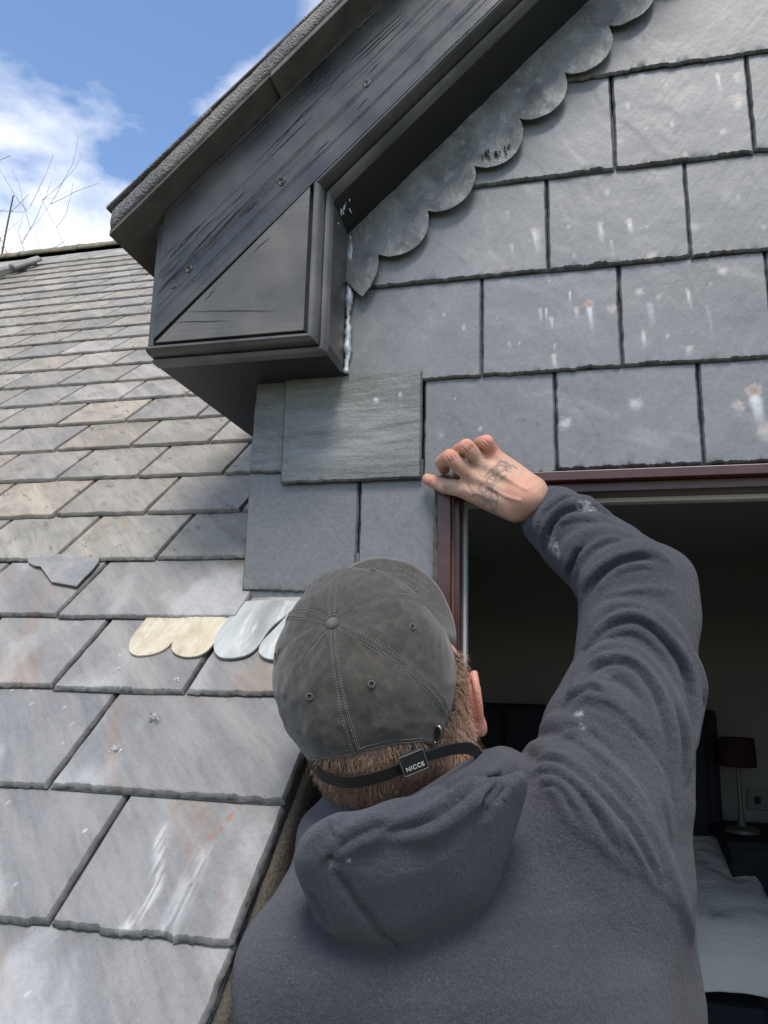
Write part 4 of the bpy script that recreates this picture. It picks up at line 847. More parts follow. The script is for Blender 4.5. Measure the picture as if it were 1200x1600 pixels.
CUT = [(c1([(215, 470), (225, 380), (250, 310), (320, 250), (400, 225), (470, 235)]), .011, .010), (c1([(350, 640), (378, 560), (410, 490), (450, 450)]), .010, .009), (c1([(480, 760), (520, 670), (590, 600), (680, 548), (800, 522), (900, 535)]), .0135, .012),
       (c2([(480, 175), (560, 95), (660, 45), (760, 40), (850, 92), (945, 190), (1020, 300), (1058, 430), (1072, 580)]), .013, .011), (c2([(400, 440), (470, 350), (550, 300), (650, 288), (745, 325), (830, 420), (890, 540), (930, 690), (945, 860)]), .013, .011),
       (c2([(330, 540), (400, 470), (480, 445), (560, 470)]), .008, .008), (c2([(1000, 560), (1030, 700), (1040, 860), (1040, 1000)]), .008, .008),
       (c3([(150, 190), (230, 130), (330, 140), (420, 200), (520, 280), (640, 400), (740, 530), (830, 690), (900, 800)]), .011, .011), (c3([(170, 215), (270, 195), (370, 235), (470, 330), (550, 450), (610, 560), (680, 660)]), .011, .011),
       (c3([(200, 290), (290, 262), (350, 300), (400, 390), (450, 470)]), .010, .010), (c3([(560, 250), (680, 400), (780, 580), (880, 780), (950, 920)]), .008, .010), (c3([(520, 60), (620, 130), (700, 200), (780, 260)]), .008, .012)]
RID = [(c1([(195, 450), (190, 350), (225, 265), (300, 212), (400, 188), (500, 205), (590, 250)]), .0105, .010), (c1([(190, 400), (188, 330), (238, 228), (320, 160), (395, 138)]), .009, .006), (c1([(342, 620), (345, 540), (380, 460), (460, 400), (580, 375), (740, 390)]), .0095, .012), (c1([(430, 620), (480, 510), (560, 440), (660, 412)]), .007, .010),
       (c1([(440, 770), (470, 690), (550, 590), (640, 525), (740, 488), (860, 493), (970, 545)]), .011, .012), (c1([(300, 300), (400, 290), (520, 285), (620, 300)]), .006, .012), (c1([(490, 1020), (560, 900), (640, 840), (740, 830)]), .008, .014), (c1([(700, 755), (850, 738), (1000, 728)]), .004, .012),
       (c2([(455, 190), (555, 108), (680, 62), (780, 66), (860, 122), (955, 215), (1035, 335), (1072, 460), (1082, 610), (1078, 780), (1060, 930)]), .0105, .010), (c2([(560, 30), (680, -8), (800, 5), (890, 50), (960, 130), (1020, 230), (1075, 330), (1108, 450), (1118, 580), (1105, 780)]), .012, .012),
       (c2([(378, 445), (440, 335), (520, 262), (640, 250), (745, 282), (845, 375), (915, 480), (965, 570), (1003, 690), (1022, 820), (1030, 1000)]), .0115, .010), (c2([(400, 440), (480, 358), (560, 322), (660, 338), (760, 398), (850, 500), (915, 640), (950, 800), (962, 960), (975, 1120)]), .009, .010),
       (c2([(325, 545), (420, 452), (505, 415), (590, 470), (680, 545)]), .008, .010), (c2([(340, 530), (430, 485), (560, 508), (650, 570)]), .007, .010), (c2([(180, 730), (240, 670), (330, 665), (440, 720)]), .008, .014), (c2([(430, 800), (540, 900), (640, 1000), (720, 1110)]), .007, .014),
       (c3([(440, 50), (560, 155), (650, 262), (740, 388), (830, 560), (900, 705), (960, 845), (1030, 1000), (1060, 1100)]), .0095, .012), (c3([(130, 175), (190, 92), (280, 82), (360, 108), (450, 160), (540, 215)]), .010, .010), (c3([(165, 215), (250, 155), (340, 165), (420, 240), (520, 330), (620, 450), (700, 560), (780, 680), (850, 790), (945, 905)]), .0095, .010),
       (c3([(170, 220), (260, 212), (360, 258), (450, 345), (520, 435), (570, 545), (640, 655), (725, 745)]), .0095, .010), (c3([(215, 310), (285, 282), (340, 322), (380, 400), (430, 482), (485, 540)]), .0085, .010)]
for p, r, k in RID: fold(p, r * 1.25, k * 0.7, 0.50, False, H0)
# hood: a soft bag lying on the back
HOODP = c4([(300, 275), (235, 300), (150, 350), (95, 430), (80, 530), (125, 640), (180, 750), (245, 830), (340, 872), (440, 886), (550, 884), (640, 858), (780, 790), (925, 712), (985, 610), (1040, 480), (1095, 300), (1128, 180), (1128, 120), (1095, 92), (1050, 110), (950, 160), (760, 230), (560, 290)])
t_h = 0.748; hp = np.array([((a - 600) / FPX * t_h, -(b - 800) / FPX * t_h) for a, b in smoothpoly(HOODP, 1)])
lo = np.array([P(440, 1520, .64), P(440, 1520, .86), P(860, 1150, .64), P(860, 1150, .86)]); sl_, (X, Y, Zg) = H.sub(lo.min(0) - .02, lo.max(0) + .02)
x, y, z = X - CAM[0], Y - CAM[1], Zg - CAM[2]; a = x * RT[0] + y * RT[1] + z * RT[2]; b = x * UP[0] + y * UP[1] + z * UP[2]; c = x * FW[0] + y * FW[1] + z * FW[2]
s_ = t_h / np.maximum(c, .3); a2, b2 = a * s_, b * s_; d2 = np.full(a.shape, 9.0); ins = np.zeros(a.shape, bool)
for i in range(len(hp)):
    p0, p1 = hp[i], hp[(i + 1) % len(hp)]; e = p1 - p0; wx, wy = a2 - p0[0], b2 - p0[1]; t = np.clip((wx * e[0] + wy * e[1]) / max(e @ e, 1e-12), 0, 1)
    d2 = np.minimum(d2, np.hypot(wx - t * e[0], wy - t * e[1]))
    cr_ = ((p0[1] > b2) != (p1[1] > b2)) & (a2 < (p1[0] - p0[0]) * (b2 - p0[1]) / (p1[1] - p0[1] + 1e-12) + p0[0]); ins ^= cr_
d2 = np.where(ins, -d2, d2)
cen = 0.704 + 0.34 * (a2 - 0.02) - 0.16 * (b2 + 0.37)                 # the bag hugs the back
rd = 0.024; puff = 0.012 * np.clip(-d2 / 0.06, 0, 1); hh = abs(c - cen) - 0.010 - puff; dd = np.hypot(np.maximum(d2 + rd, 0), np.maximum(hh, 0)) + np.minimum(np.maximum(d2 + rd, hh), 0) - rd
H.join(sl_, dd.astype(np.float32), 0.005); del X, Y, Zg, x, y, z, a, b, c, s_, a2, b2, d2, ins, cen, hh, dd, puff
# collar round the neck
col = [(500, 1300, .83), (515, 1322, .77), (575, 1312, .745), (650, 1282, .745), (715, 1240, .765), (765, 1205, .81), (785, 1205, .86)]
H.chain(cr([P(*p) for p in col], 5), 0.022, 0.018)
col = [(505, 1320, .86), (560, 1350, .90), (640, 1340, .95), (720, 1300, .96), (785, 1225, .90), (785, 1205, .87)]
H.chain(cr([P(*p) for p in col], 5), 0.024, 0.018)
H1 = Field.__new__(Field); H1.__dict__ = dict(H.__dict__); H1.v = H.v.copy()
fold(c4([(480, 370), (560, 352), (640, 335), (720, 297), (790, 245), (860, 195), (930, 150), (990, 125)]), .012, .006, .1, True, H1)
fold(c4([(915, 265), (925, 225), (960, 180), (1010, 135)]), .012, .008, .1, True, H1)
fold(c4([(240, 475), (330, 400), (430, 345), (530, 302), (640, 280), (730, 235), (810, 190), (900, 130), (985, 85)]), .014, .008, .38, False, H1)
fold(c4([(540, 385), (640, 350), (740, 310), (820, 260), (900, 205), (1000, 150)]), .013, .008, .38, False, H1)
fold(c4([(140, 640), (190, 720), (235, 800)]), .006, .006, .35, True, H1)
fold(c4([(240, 480), (250, 510), (330, 640), (420, 760), (480, 840), (545, 884)]), .0034, .002, -.2, True, H1, False)   # seam of the hood
fold(c4([(245, 325), (258, 370), (266, 405)]), .004, .004, .2, True, H1)
fold(c2([(430, 545), (560, 592), (690, 672), (800, 772), (890, 882), (950, 1000), (985, 1140)]), .0022, .003, .25, True, None, False)   # armhole seam
H.chain([P(600, 1180, .845), P(632, 1262, .85), P(640, 1330, .87)], [0.07, 0.066, 0.05], 0.006, True)      # neck opening
H.chain([P(838, 786, 1.116), P(795, 756, 1.145)], [0.029, 0.030], 0.003, True)                             # cuff opening
HP, HQ = H.mesh(1)
# lapped folds of the heavy cloth: a lip above a tight valley, worked into the surface
def vnormals(P_, Q_):
    fa_ = np.cross(P_[Q_[:, 2]] - P_[Q_[:, 0]], P_[Q_[:, 3]] - P_[Q_[:, 1]]); n_ = np.zeros_like(P_)
    for k_ in range(4):
        for cc in range(3): n_[:, cc] += np.bincount(Q_[:, k_], fa_[:, cc], len(P_))
    return n_ / (np.linalg.norm(n_, axis=1)[:, None] + 1e-12)
def lap(pts, A, w, up=1.0):
    global HP
    q = cr(pts, 8); tp = []; 
    for i, (a, b) in enumerate(q):
        t, p = H.march(a, b)
        if t is None: continue
        j0, j1 = q[max(i - 1, 0)], q[min(i + 1, len(q) - 1)]; d = j1 - j0; u2 = np.array([d[1], -d[0]]); u2 = u2 / (np.linalg.norm(u2) + 1e-9); s = i / (len(q) - 1)
        tp.append((p, up * (RT * u2[0] - UP * u2[1]), min(1, 4 * s + 0.1, 4 * (1 - s) + 0.1)))
    if len(tp) < 2: return
    L_ = np.array([t_[0] for t_ in tp]); U_ = np.array([t_[1] for t_ in tp]); F_ = np.array([t_[2] for t_ in tp]); m = np.where(np.all((HP > L_.min(0) - 3 * w) & (HP < L_.max(0) + 3 * w), 1))[0]
    X_ = HP[m]; best = np.full(len(m), 9.0); uu = np.zeros(len(m)); ff = np.zeros(len(m))
    for i in range(len(L_) - 1):
        e = L_[i + 1] - L_[i]; l2 = max(e @ e, 1e-12); r_ = X_ - L_[i]; t = np.clip(r_ @ e / l2, 0, 1); c_ = r_ - t[:, None] * e; d = np.linalg.norm(c_, axis=1); b_ = d < best
        best[b_] = d[b_]; uu[b_] = np.sign((c_ @ (U_[i] + U_[i + 1])))[b_] * d[b_]; ff[b_] = (F_[i] * (1 - t) + F_[i + 1] * t)[b_]
    z_ = uu / w; f_ = np.exp(-((z_ - 0.55) / 0.42) ** 2) - 1.0 * np.exp(-((z_ + 0.12) / 0.26) ** 2) + 0.40 * np.exp(-((z_ + 0.85) / 0.5) ** 2)
    f_[best > 2.4 * w] = 0
    HP[m] += HN[m] * (A * f_ * ff)[:, None]
HN = vnormals(HP, HQ)
for ci, (p, r, k) in enumerate(CUT[:10]): lap(p, (0.0068 if r > 0.0105 else 0.0050) * (0.62 if ci > 6 else 0.9), 0.0135 if r > 0.0105 else 0.0105)
lap(c1([(175, 405), (190, 330), (238, 232), (318, 165), (392, 142)]), 0.0045, 0.010, -1)                       # sleeve gathered over the cuff
for p_ in ([(470, 205), (560, 235), (640, 290)], [(300, 330), (380, 300), (480, 300), (560, 330)], [(430, 560), (520, 470), (620, 430), (740, 430)], [(560, 800), (640, 770), (760, 752), (900, 740)], [(560, 900), (640, 850), (740, 830), (860, 870)], [(640, 640), (760, 600), (900, 600)]): lap(c1(p_), 0.0016, 0.010)
for p_ in ([(500, 190), (600, 140), (700, 120), (800, 160), (900, 250)], [(460, 300), (560, 210), (680, 200), (800, 260), (900, 380)], [(500, 430), (620, 400), (740, 470), (820, 570)], [(980, 480), (1010, 620), (1030, 780)], [(300, 660), (420, 680), (540, 760), (640, 860)], [(230, 780), (340, 760), (460, 820), (600, 960)], [(480, 520), (600, 560), (720, 660), (820, 780)]): lap(c2(p_), 0.0016, 0.011)
for p_ in ([(500, 90), (640, 190), (760, 320), (860, 480)], [(760, 560), (840, 720), (900, 840)], [(640, 480), (740, 640), (820, 760)], [(880, 300), (930, 500), (960, 700)]): lap(c3(p_), 0.0014, 0.011)
lap(c4([(470, 372), (560, 352), (640, 333), (720, 295), (790, 243), (860, 193), (930, 148), (990, 122)]), 0.0060, 0.012)
lap(c4([(905, 275), (922, 225), (960, 180), (1012, 133)]), 0.0050, 0.012)
lap(c4([(240, 475), (330, 402), (430, 350), (520, 320)]), 0.0040, 0.012); lap(c4([(250, 310), (256, 360), (268, 410)]), 0.0030, 0.008)
# pilling and soft lumps of the fleece
def cloth_mat():
    t = NT('navy_fleece'); v = t.coord(); n = t.noise(v, 6, 4); f = t.noise(v, 620, 4, 0.75); m = t.noise(v, 190, 5, 0.7); m3 = t.noise(v, 45, 4, 0.6)
    c = t.mix(t.ramp(n, 0.3, 0.7), (0.045, 0.045, 0.055), (0.064, 0.065, 0.077)); c = t.mix(t.math('MULTIPLY', t.ramp(m, 0.5, 0.8), 0.25), c, (0.12, 0.12, 0.13))
    c = t.mix(t.math('MULTIPLY', t.ramp(f, 0.52, 0.70), 0.45), c, (0.16, 0.16, 0.175)); c = t.mix(t.math('MULTIPLY', t.ramp(f, 0.30, 0.46, (1, 1, 1), (0, 0, 0)), 0.5), c, (0.022, 0.022, 0.027))
    sp = t.n('ShaderNodeTexVoronoi', {'Vector': v, 'Scale': 170.0}).outputs[0]; lint = t.math('MULTIPLY', t.ramp(sp, 0.0, 0.10, (1, 1, 1), (0, 0, 0)), t.ramp(t.noise(v, 60, 2), 0.55, 0.62)); c = t.mix(t.math('MULTIPLY', lint, 0.75), c, (0.42, 0.43, 0.46))
    a = t.n('ShaderNodeAttribute', attribute_name='paint').outputs['Fac']; c = t.mix(t.math('MULTIPLY', t.math('MULTIPLY', a, 0.6), t.ramp(m, 0.42, 0.62)), c, (0.50, 0.51, 0.53))
    t.p(Base_Color=c, Roughness=0.95, Specular_IOR_Level=0.15, Sheen_Weight=0.16, Sheen_Roughness=0.4, Sheen_Tint=(0.85, 0.84, 0.86, 1), Normal=t.bump(t.math('ADD', t.math('MULTIPLY', f, 0.5), t.math('ADD', t.math('MULTIPLY', m, 1.3), t.math('MULTIPLY', m3, 1.5))), 0.85, 0.0030)); return t.m
MAT['fleece'] = cloth_mat()
paint = np.zeros(len(HP))
for px, py, r in ((862, 842, .006), (866, 855, .008), (872, 866, .006), (861, 850, .005), (915, 793, .008), (922, 796, .006), (905, 790, .005), (520, 1348, .004), (526, 1351, .004), (545, 1343, .002), (905, 1115, .004), (911, 1135, .003)):
    t, p = H.march(px, py)
    if t: paint = np.maximum(paint, np.clip(1.6 - np.linalg.norm(HP - p, axis=1) / r, 0, 1))
person = None
# --- head, neck, hands: skin
CAPYAW = math.radians(26)
headc = P(600, 1098, 0.835)
hu = camv(-0.18, 0.80, 0.57); hr = camv(0.94, 0.02, 0.30); hr = hr - hu * (hr @ hu); hr /= np.linalg.norm(hr); hf = np.cross(hu, hr)
def hd(r_, f_, u_): return headc + hr * r_ + hf * f_ + hu * u_
B = Field(headc - 0.21, headc + np.array([0.21, 0.21, 0.19]), 0.0026)
AX = [hr, hf, hu]
B.ell(hd(0, -0.004, 0.022), AX, (0.076, 0.096, 0.088), 0.01)              # cranium
B.ell(hd(0, 0.030, -0.045), AX, (0.060, 0.066, 0.078), 0.03)              # face
B.chain([hd(-0.045, 0.0, -0.06), hd(-0.02, 0.075, -0.105), hd(0.02, 0.075, -0.105), hd(0.045, 0.0, -0.06)], [0.02, 0.016, 0.016, 0.02], 0.03)
B.chain([hd(0, 0.096, -0.005), hd(0, 0.112, -0.04)], [0.008, 0.014], 0.012)    # nose
B.chain([hd(-0.014, 0.100, -0.044), hd(0.014, 0.100, -0.044)], 0.008, 0.008)
B.chain([hd(-0.024, 0.086, -0.072), hd(0, 0.096, -0.072), hd(0.024, 0.086, -0.072)], 0.007, 0.008)      # lips
B.chain([hd(-0.04, 0.088, 0.012), hd(0, 0.096, 0.008), hd(0.04, 0.088, 0.012)], 0.010, 0.02)             # brow
for s in (-1, 1):
    B.ell(hd(0.033 * s, 0.094, -0.008), AX, (0.016, 0.012, 0.010), 0.012, True); B.ell(hd(0.033 * s, 0.080, -0.008), AX, (0.012, 0.012, 0.010), 0.002)
nb = P(640, 1320, 0.87)
B.chain([hd(0, -0.030, -0.03), (hd(0, -0.03, -0.06) + nb) / 2, nb], [0.062, 0.062, 0.066], 0.03)
B.chain([P(682, 1040, .835), P(694, 1105, .832), P(706, 1165, .82)], [0.026, 0.028, 0.026], 0.02)
# ears: rim, bowl and lobe, standing off the head
def ear(sgn, base, upv, outv, bk):
    o = lambda a, b, c: base + upv * a + outv * b + bk * c
    B.ell(o(0, 0.003, 0.001), [upv, outv, bk], (0.030, 0.0070, 0.013), 0.006)
    B.chain(cr([o(-0.012, 0.002, -0.012), o(0.010, 0.005, -0.015), o(0.026, 0.007, -0.009), o(0.031, 0.009, 0.003), o(0.022, 0.011, 0.012), o(0.002, 0.011, 0.014), o(-0.018, 0.008, 0.010), o(-0.030, 0.006, 0.004)], 4), [0.0042] * 29, 0.004)
    B.ell(o(-0.027, 0.005, 0.002), [upv, outv, bk], (0.011, 0.006, 0.010), 0.006)
eb = P(737, 1097, 0.822); eu = camv(-0.20, 0.97, 0.16); eo = camv(0.93, 0.22, 0.30); eo = eo - eu * (eo @ eu); eo /= np.linalg.norm(eo); ek = np.cross(eo, eu) ; ek = ek if ek @ FW < 0 else -ek
ear(1, eb, eu, eo, ek)
el = hd(-0.078, -0.006, -0.022); ear(-1, el, hu, -hr, -hf)
BP, BQ = B.mesh(2)
hl = (BP - headc); hR, hF, hU = hl @ hr, hl @ hf, hl @ hu
hairm = np.clip((0.045 - hF) * 120, 0, 1) * ~((np.linalg.norm(BP - eb - eo * 0.012, axis=1) < 0.042) & ((BP - eb) @ eo > -0.003)) * (np.linalg.norm(BP - el, axis=1) > 0.036)
# neckline of the hair
nape = P(560, 1300, 0.78)[2]; hairm *= np.clip((BP[:, 2] - nape + 0.0) * 90, 0, 1)
hairm = np.maximum(hairm, (hU > 0.06) * 1.0)
# right hand pressed to the wall under the slates
HW = lambda px, py, y: atY(px, py, y)
F2 = Field(HW(850, 840, -0.03) * 0 + np.array([-0.245, -0.16, 1.885]), (0.02, 0.012, 2.06), 0.0013)
Wr = HW(850, 790, -0.060); F2.chain([P(*CUFF[0]), P(*CUFF[1]), HW(822, 776, -0.062)], [0.026, 0.0255, 0.024], 0.006)
MC = {'i': (724, 764, -.036, .0128), 'm': (737, 745, -.043, .0128), 'r': (752, 724, -.043, .0122), 'p': (772, 712, -.037, .0112)}
ws = {'i': (812, 792, -.054), 'm': (822, 782, -.060), 'r': (830, 772, -.060), 'p': (834, 764, -.054)}
for k_, (a, b, y, r) in MC.items(): F2.chain([HW(*ws[k_]), (HW(*ws[k_]) + HW(a, b, y)) / 2 + np.array([0, 0.004, 0]), HW(a, b, y)], [0.0165, 0.0155, r], 0.012)
F2.chain([HW(805, 795, -.046), HW(770, 778, -.034), HW(742, 768, -.030)], [0.018, 0.018, 0.013], 0.014)        # thenar side
FG = {'m': ([(737, 745, -.043), (703, 714, -.066), (690, 722, -.040), (694, 733, -.014)], [.0118, .0116, .0100, .0085]), 'r': ([(752, 724, -.043), (729, 698, -.068), (716, 704, -.042), (718, 714, -.014)], [.0112, .0114, .0098, .0085]),
      'p': ([(772, 712, -.037), (760, 691, -.060), (750, 692, -.036), (748, 701, -.013)], [.0104, .0108, .0092, .0078]), 'i': ([(724, 764, -.036), (696, 760, -.029), (679, 753, -.021), (668, 748.5, -.014)], [.0128, .0112, .0098, .0082]), 't': ([(775, 785, -.034), (752, 778, -.016), (732, 768, -.012), (715, 762, -.012)], [.0150, .0118, .0108, .0085])}
for k_, (pts, r) in FG.items(): F2.chain([HW(*p) for p in pts], r, 0.0028)
for k_, d_ in (('i', 1), ('m', 1), ('r', 1), ('p', 1)):                                                        # knuckles and tendons
    a, b, y, r = MC[k_]; F2.ell(HW(a, b, y - 0.006), np.eye(3), (0.008, 0.008, 0.008), 0.008)
    m_ = HW(*ws[k_]); F2.chain([HW(a + 6, b + 1, y - r * 0.80), (HW(a, b, y - r) + m_ + np.array([0, -0.0185, 0])) / 2 + np.array([0, 0.0030, 0]), m_ + np.array([0, -0.0105, 0])], [0.0032, 0.0028, 0.001], 0.007)
for pts in ([(765, 760), (790, 775), (812, 782)], [(775, 735), (800, 752), (822, 765)]):                        # veins
    o_ = []
    for a, b in cr(pts, 4):
        t, p = F2.march(a, b)
        if t: o_.append(p)
    if len(o_) > 1: F2.chain(o_, 0.0014, 0.004)
for (a, b), (c, d) in (((699, 708), (709, 722)), ((724, 693), (736, 704)), ((755, 686), (767, 696)), ((693, 755), (698, 767)), ((679, 748), (681, 759)), ((704, 706), (713, 719)), ((696, 712), (705, 725)), ((728, 691), (739, 701)), ((721, 697), (732, 708)), ((699, 756), (703, 769)), ((690, 753), (694, 765)), ((752, 690), (763, 699)), ((728, 756), (738, 772)), ((744, 735), (752, 748))):        # joint creases
    o_ = [F2.march(a + (c - a) * s, b + (d - b) * s)[1] for s in np.linspace(0.1, 0.9, 5)]; o_ = [p for p in o_ if p is not None]
    if len(o_) > 1: F2.chain(o_, 0.0010, 0.0014, True)
AP, AQ = F2.mesh(1)
# tattoo script across the back of the hand: flat ink strokes
TT = O((640, 670), .21667, [(0, 0)]); tz_ = lambda L_: O((640, 670), .21667, L_)
strokes = [tz_(l) for l in ([(640, 240), (670, 235), (700, 260), (690, 300), (650, 320), (625, 290), (650, 262), (690, 275), (705, 310)], [(600, 310), (640, 300), (640, 335), (600, 330), (620, 280), (660, 330)], [(560, 360), (600, 340), (625, 365), (600, 400), (560, 395), (565, 360), (610, 380)], [(520, 400), (500, 430), (520, 465), (560, 455), (585, 425), (570, 400)],
    [(590, 400), (600, 440), (575, 480), (540, 470), (560, 430)], [(520, 440), (535, 500), (575, 510), (600, 470)], [(440, 480), (480, 470), (520, 490), (540, 530), (500, 550), (460, 520)], [(500, 480), (560, 520), (600, 560), (590, 590)], [(550, 540), (600, 520), (625, 560), (590, 600), (555, 570)], [(620, 460), (640, 500), (625, 560)], [(470, 540), (520, 570), (560, 590)],
    [(690, 230), (720, 260), (730, 290)], [(540, 350), (580, 310), (620, 270), (660, 225)], [(610, 420), (650, 380), (700, 350)], [(700, 280), (740, 265), (770, 290)])]
ink = np.zeros(len(AP)); ax_, az_ = AP[:, 0], AP[:, 2]
for st in strokes:
    q = np.array([HW(a, b, -0.058) for a, b in cr(st, 5)])[:, [0, 2]]
    for i in range(len(q) - 1):
        e = q[i + 1] - q[i]; wx, wy = ax_ - q[i, 0], az_ - q[i, 1]; t = np.clip((wx * e[0] + wy * e[1]) / max(e @ e, 1e-12), 0, 1); ink = np.maximum(ink, np.clip(1.5 - np.hypot(wx - t * e[0], wy - t * e[1]) / 0.0014, 0, 1))
for (a, b), r, v_ in (((575, 500), .013, .38), ((610, 560), .010, .45), ((670, 290), .008, .3), ((520, 530), .010, .35)):
    c = HW(*tz_([(a, b)])[0], -0.058); ink = np.maximum(ink, v_ * np.clip(1.4 - np.hypot(ax_ - c[0], az_ - c[2]) / r, 0, 1))
ink *= (AP[:, 1] < -0.045) * 0.72
grime = np.zeros(len(AP))
for (a, b, r, v_) in ((734, 748, .006, .7), (695, 761, .006, .6), (678, 754, .006, .45), (668, 750, .005, .5), (704, 763, .006, .3)):
    c = HW(a, b, -0.045); grime = np.maximum(grime, v_ * np.clip(1.4 - np.hypot(ax_ - c[0], az_ - c[2]) / r, 0, 1))
red = np.zeros(len(AP))
for (a, b, r, v_) in ((703, 714, .014, .8), (729, 698, .014, .8), (760, 690, .014, 1), (668, 748, .012, .7), (815, 780, .022, .6), (768, 705, .012, .7)):
    c = HW(a, b, -0.05); red = np.maximum(red, v_ * np.clip(1.5 - np.hypot(ax_ - c[0], az_ - c[2]) / r, 0, 1))
# rest of the body, inside the clothes
G2 = Field((-0.52, -0.75, 0.04), (0.42, 0.05, 1.55), 0.008)
hip = P(735, 1500, .87) * np.array([1, 1, 0]) + np.array([0.01, 0.03, 0.95])
G2.chain([nb, tc_ + np.array([0, 0, 0.0]), hip], [0.06, 0.105, 0.11], 0.04)
G2.chain([nb, P(462, 1508, .85), P(437, 1650, .85)], [0.05, 0.05, 0.045], 0.04); G2.chain([nb, P(915, 1340, .87)], [0.05, 0.055], 0.04)
le = P(430, 1830, .85); lw_ = np.array([le[0] + 0.03, le[1] + 0.10, le[2] - 0.24]); G2.chain([P(437, 1640, .85), le, lw_], [0.045, 0.038, 0.026], 0.02)
lh = lw_ + np.array([0.005, 0.02, -0.09]); G2.chain([lw_, lh], [0.024, 0.026], 0.01)
for i in range(4): G2.chain([lh + np.array([0.004, -0.028 + i * 0.018, 0]), lh + np.array([0.01, -0.026 + i * 0.02, -0.045]), lh + np.array([0.02, -0.018 + i * 0.017, -0.08 + 0.006 * abs(i - 1.5)])], [0.011, 0.010, 0.009], 0.003)
G2.chain([lw_ + np.array([0.0, 0.02, -0.02]), lh + np.array([0.025, 0.05, 0.03]), lh + np.array([0.035, 0.06, -0.01])], [0.015, 0.012, 0.010], 0.005)
for s in (-1, 1): G2.chain([hip + np.array([0.09 * s, 0, -0.03]), hip + np.array([0.10 * s, 0.03, -0.46]), np.array([hip[0] + 0.11 * s, hip[1], 0.09])], [0.085, 0.055, 0.038], 0.02)
GP, GQ = G2.mesh(1)
allP = np.concatenate([BP, AP, GP]); allQ = np.concatenate([BQ, AQ + len(BP), GQ + len(BP) + len(AP)])
skin_a = np.zeros((len(allP), 4)); skin_a[:, 3] = 1
skin_a[:len(BP), 0] = hairm; skin_a[len(BP):len(BP) + len(AP), 1] = np.clip(ink + 0, 0, 1); skin_a[len(BP):len(BP) + len(AP), 2] = grime
red_a = np.zeros(len(allP)); red_a[len(BP):len(BP) + len(AP)] = red; red_a[:len(BP)] = 1.3 * np.clip(1.5 - np.linalg.norm(BP - eb, axis=1) / 0.034, 0, 1)
def skin_mat():
    t = NT('skin'); v = t.coord(); n = t.noise(v, 40, 5); f = t.noise(v, 700, 4, 0.7); big = t.noise(v, 18, 3)
    c = t.mix(t.ramp(n, 0.3, 0.7), (0.46, 0.265, 0.18), (0.58, 0.37, 0.265)); c = t.mix(t.math('MULTIPLY', t.ramp(big, 0.4, 0.7), 0.3), c, (0.50, 0.22, 0.15))
    rd_ = t.n('ShaderNodeAttribute', attribute_name='red').outputs['Fac']; c = t.mix(t.math('MULTIPLY', rd_, 0.62), c, (0.72, 0.24, 0.175))
    dst = t.math('MULTIPLY', t.ramp(t.noise(v, 95, 5, 0.7), 0.52, 0.70), 0.35); c = t.mix(dst, c, (0.36, 0.27, 0.21))
    a = t.n('ShaderNodeAttribute', attribute_name='marks'); sp = t.n('ShaderNodeSeparateColor', {0: a.outputs['Color']})
    c = t.mix(t.math('MULTIPLY', sp.outputs[1], t.math('ADD', t.math('MULTIPLY', n, 0.6), 0.5)), c, (0.085, 0.085, 0.085)); c = t.mix(t.math('MULTIPLY', sp.outputs[2], t.ramp(f, 0.3, 0.6)), c, (0.10, 0.055, 0.035)); c = t.mix(sp.outputs[0], c, (0.15, 0.085, 0.058))
    t.p(Base_Color=c, Roughness=0.58, Subsurface_Weight=0.12, Subsurface_Radius=(0.012, 0.004, 0.002), Subsurface_Scale=0.5, Normal=t.bump(t.math('ADD', t.math('ADD', f, t.n('ShaderNodeTexVoronoi', {'Vector': v, 'Scale': 420.0}, feature='DISTANCE_TO_EDGE').outputs[0]), t.math('MULTIPLY', n, 1.2)), 0.8, 0.0014)); return t.m
MAT['skin'] = skin_mat()
person = npmesh('person', allP, allQ, MAT['skin'], None, {'marks': skin_a, 'red': rgba(red_a)})
tag(person, 'man in navy hoodie and faded cap, back turned, tattooed right hand raised to slates', 'person')
hoodie = npmesh('hoodie', HP, HQ, MAT['fleece'], person, {'paint': rgba(paint)}); hoodie['label'] = 'dusty navy fleece hoodie with the hood down'
# index nail
nd = HW(668, 748.5, -.014) - HW(679, 753, -.021); nd /= np.linalg.norm(nd); nn0 = np.array([0.1, -0.75, 0.65]); nn0 -= nd * (nn0 @ nd); nn0 /= np.linalg.norm(nn0); ns0 = np.cross(nd, nn0); nc = HW(669.5, 748.8, -.0145) + nn0 * 0.0072; v = []; f = []
for i in range(7):
    for j in range(7):
        a, b = (i / 6 - 0.5) * 2, (j / 6 - 0.5) * 2; k_ = math.sqrt(max(0, 1 - 0.35 * a * a * (a > 0))); v.append(nc + nd * a * 0.0055 + ns0 * b * 0.0046 * k_ - nn0 * (0.0022 * b * b + 0.0010 * (1 - a)))
for i in range(6):
    for j in range(6): f.append((i * 7 + j, (i + 1) * 7 + j, (i + 1) * 7 + j + 1, i * 7 + j + 1))
no_ = mesh('fingernail', v, f, plain('nail', (0.52, 0.34, 0.27), 0.35, 0.1, 200, 0.1), person, True); s_ = no_.modifiers.new('t', 'SOLIDIFY'); s_.thickness = 0.0006
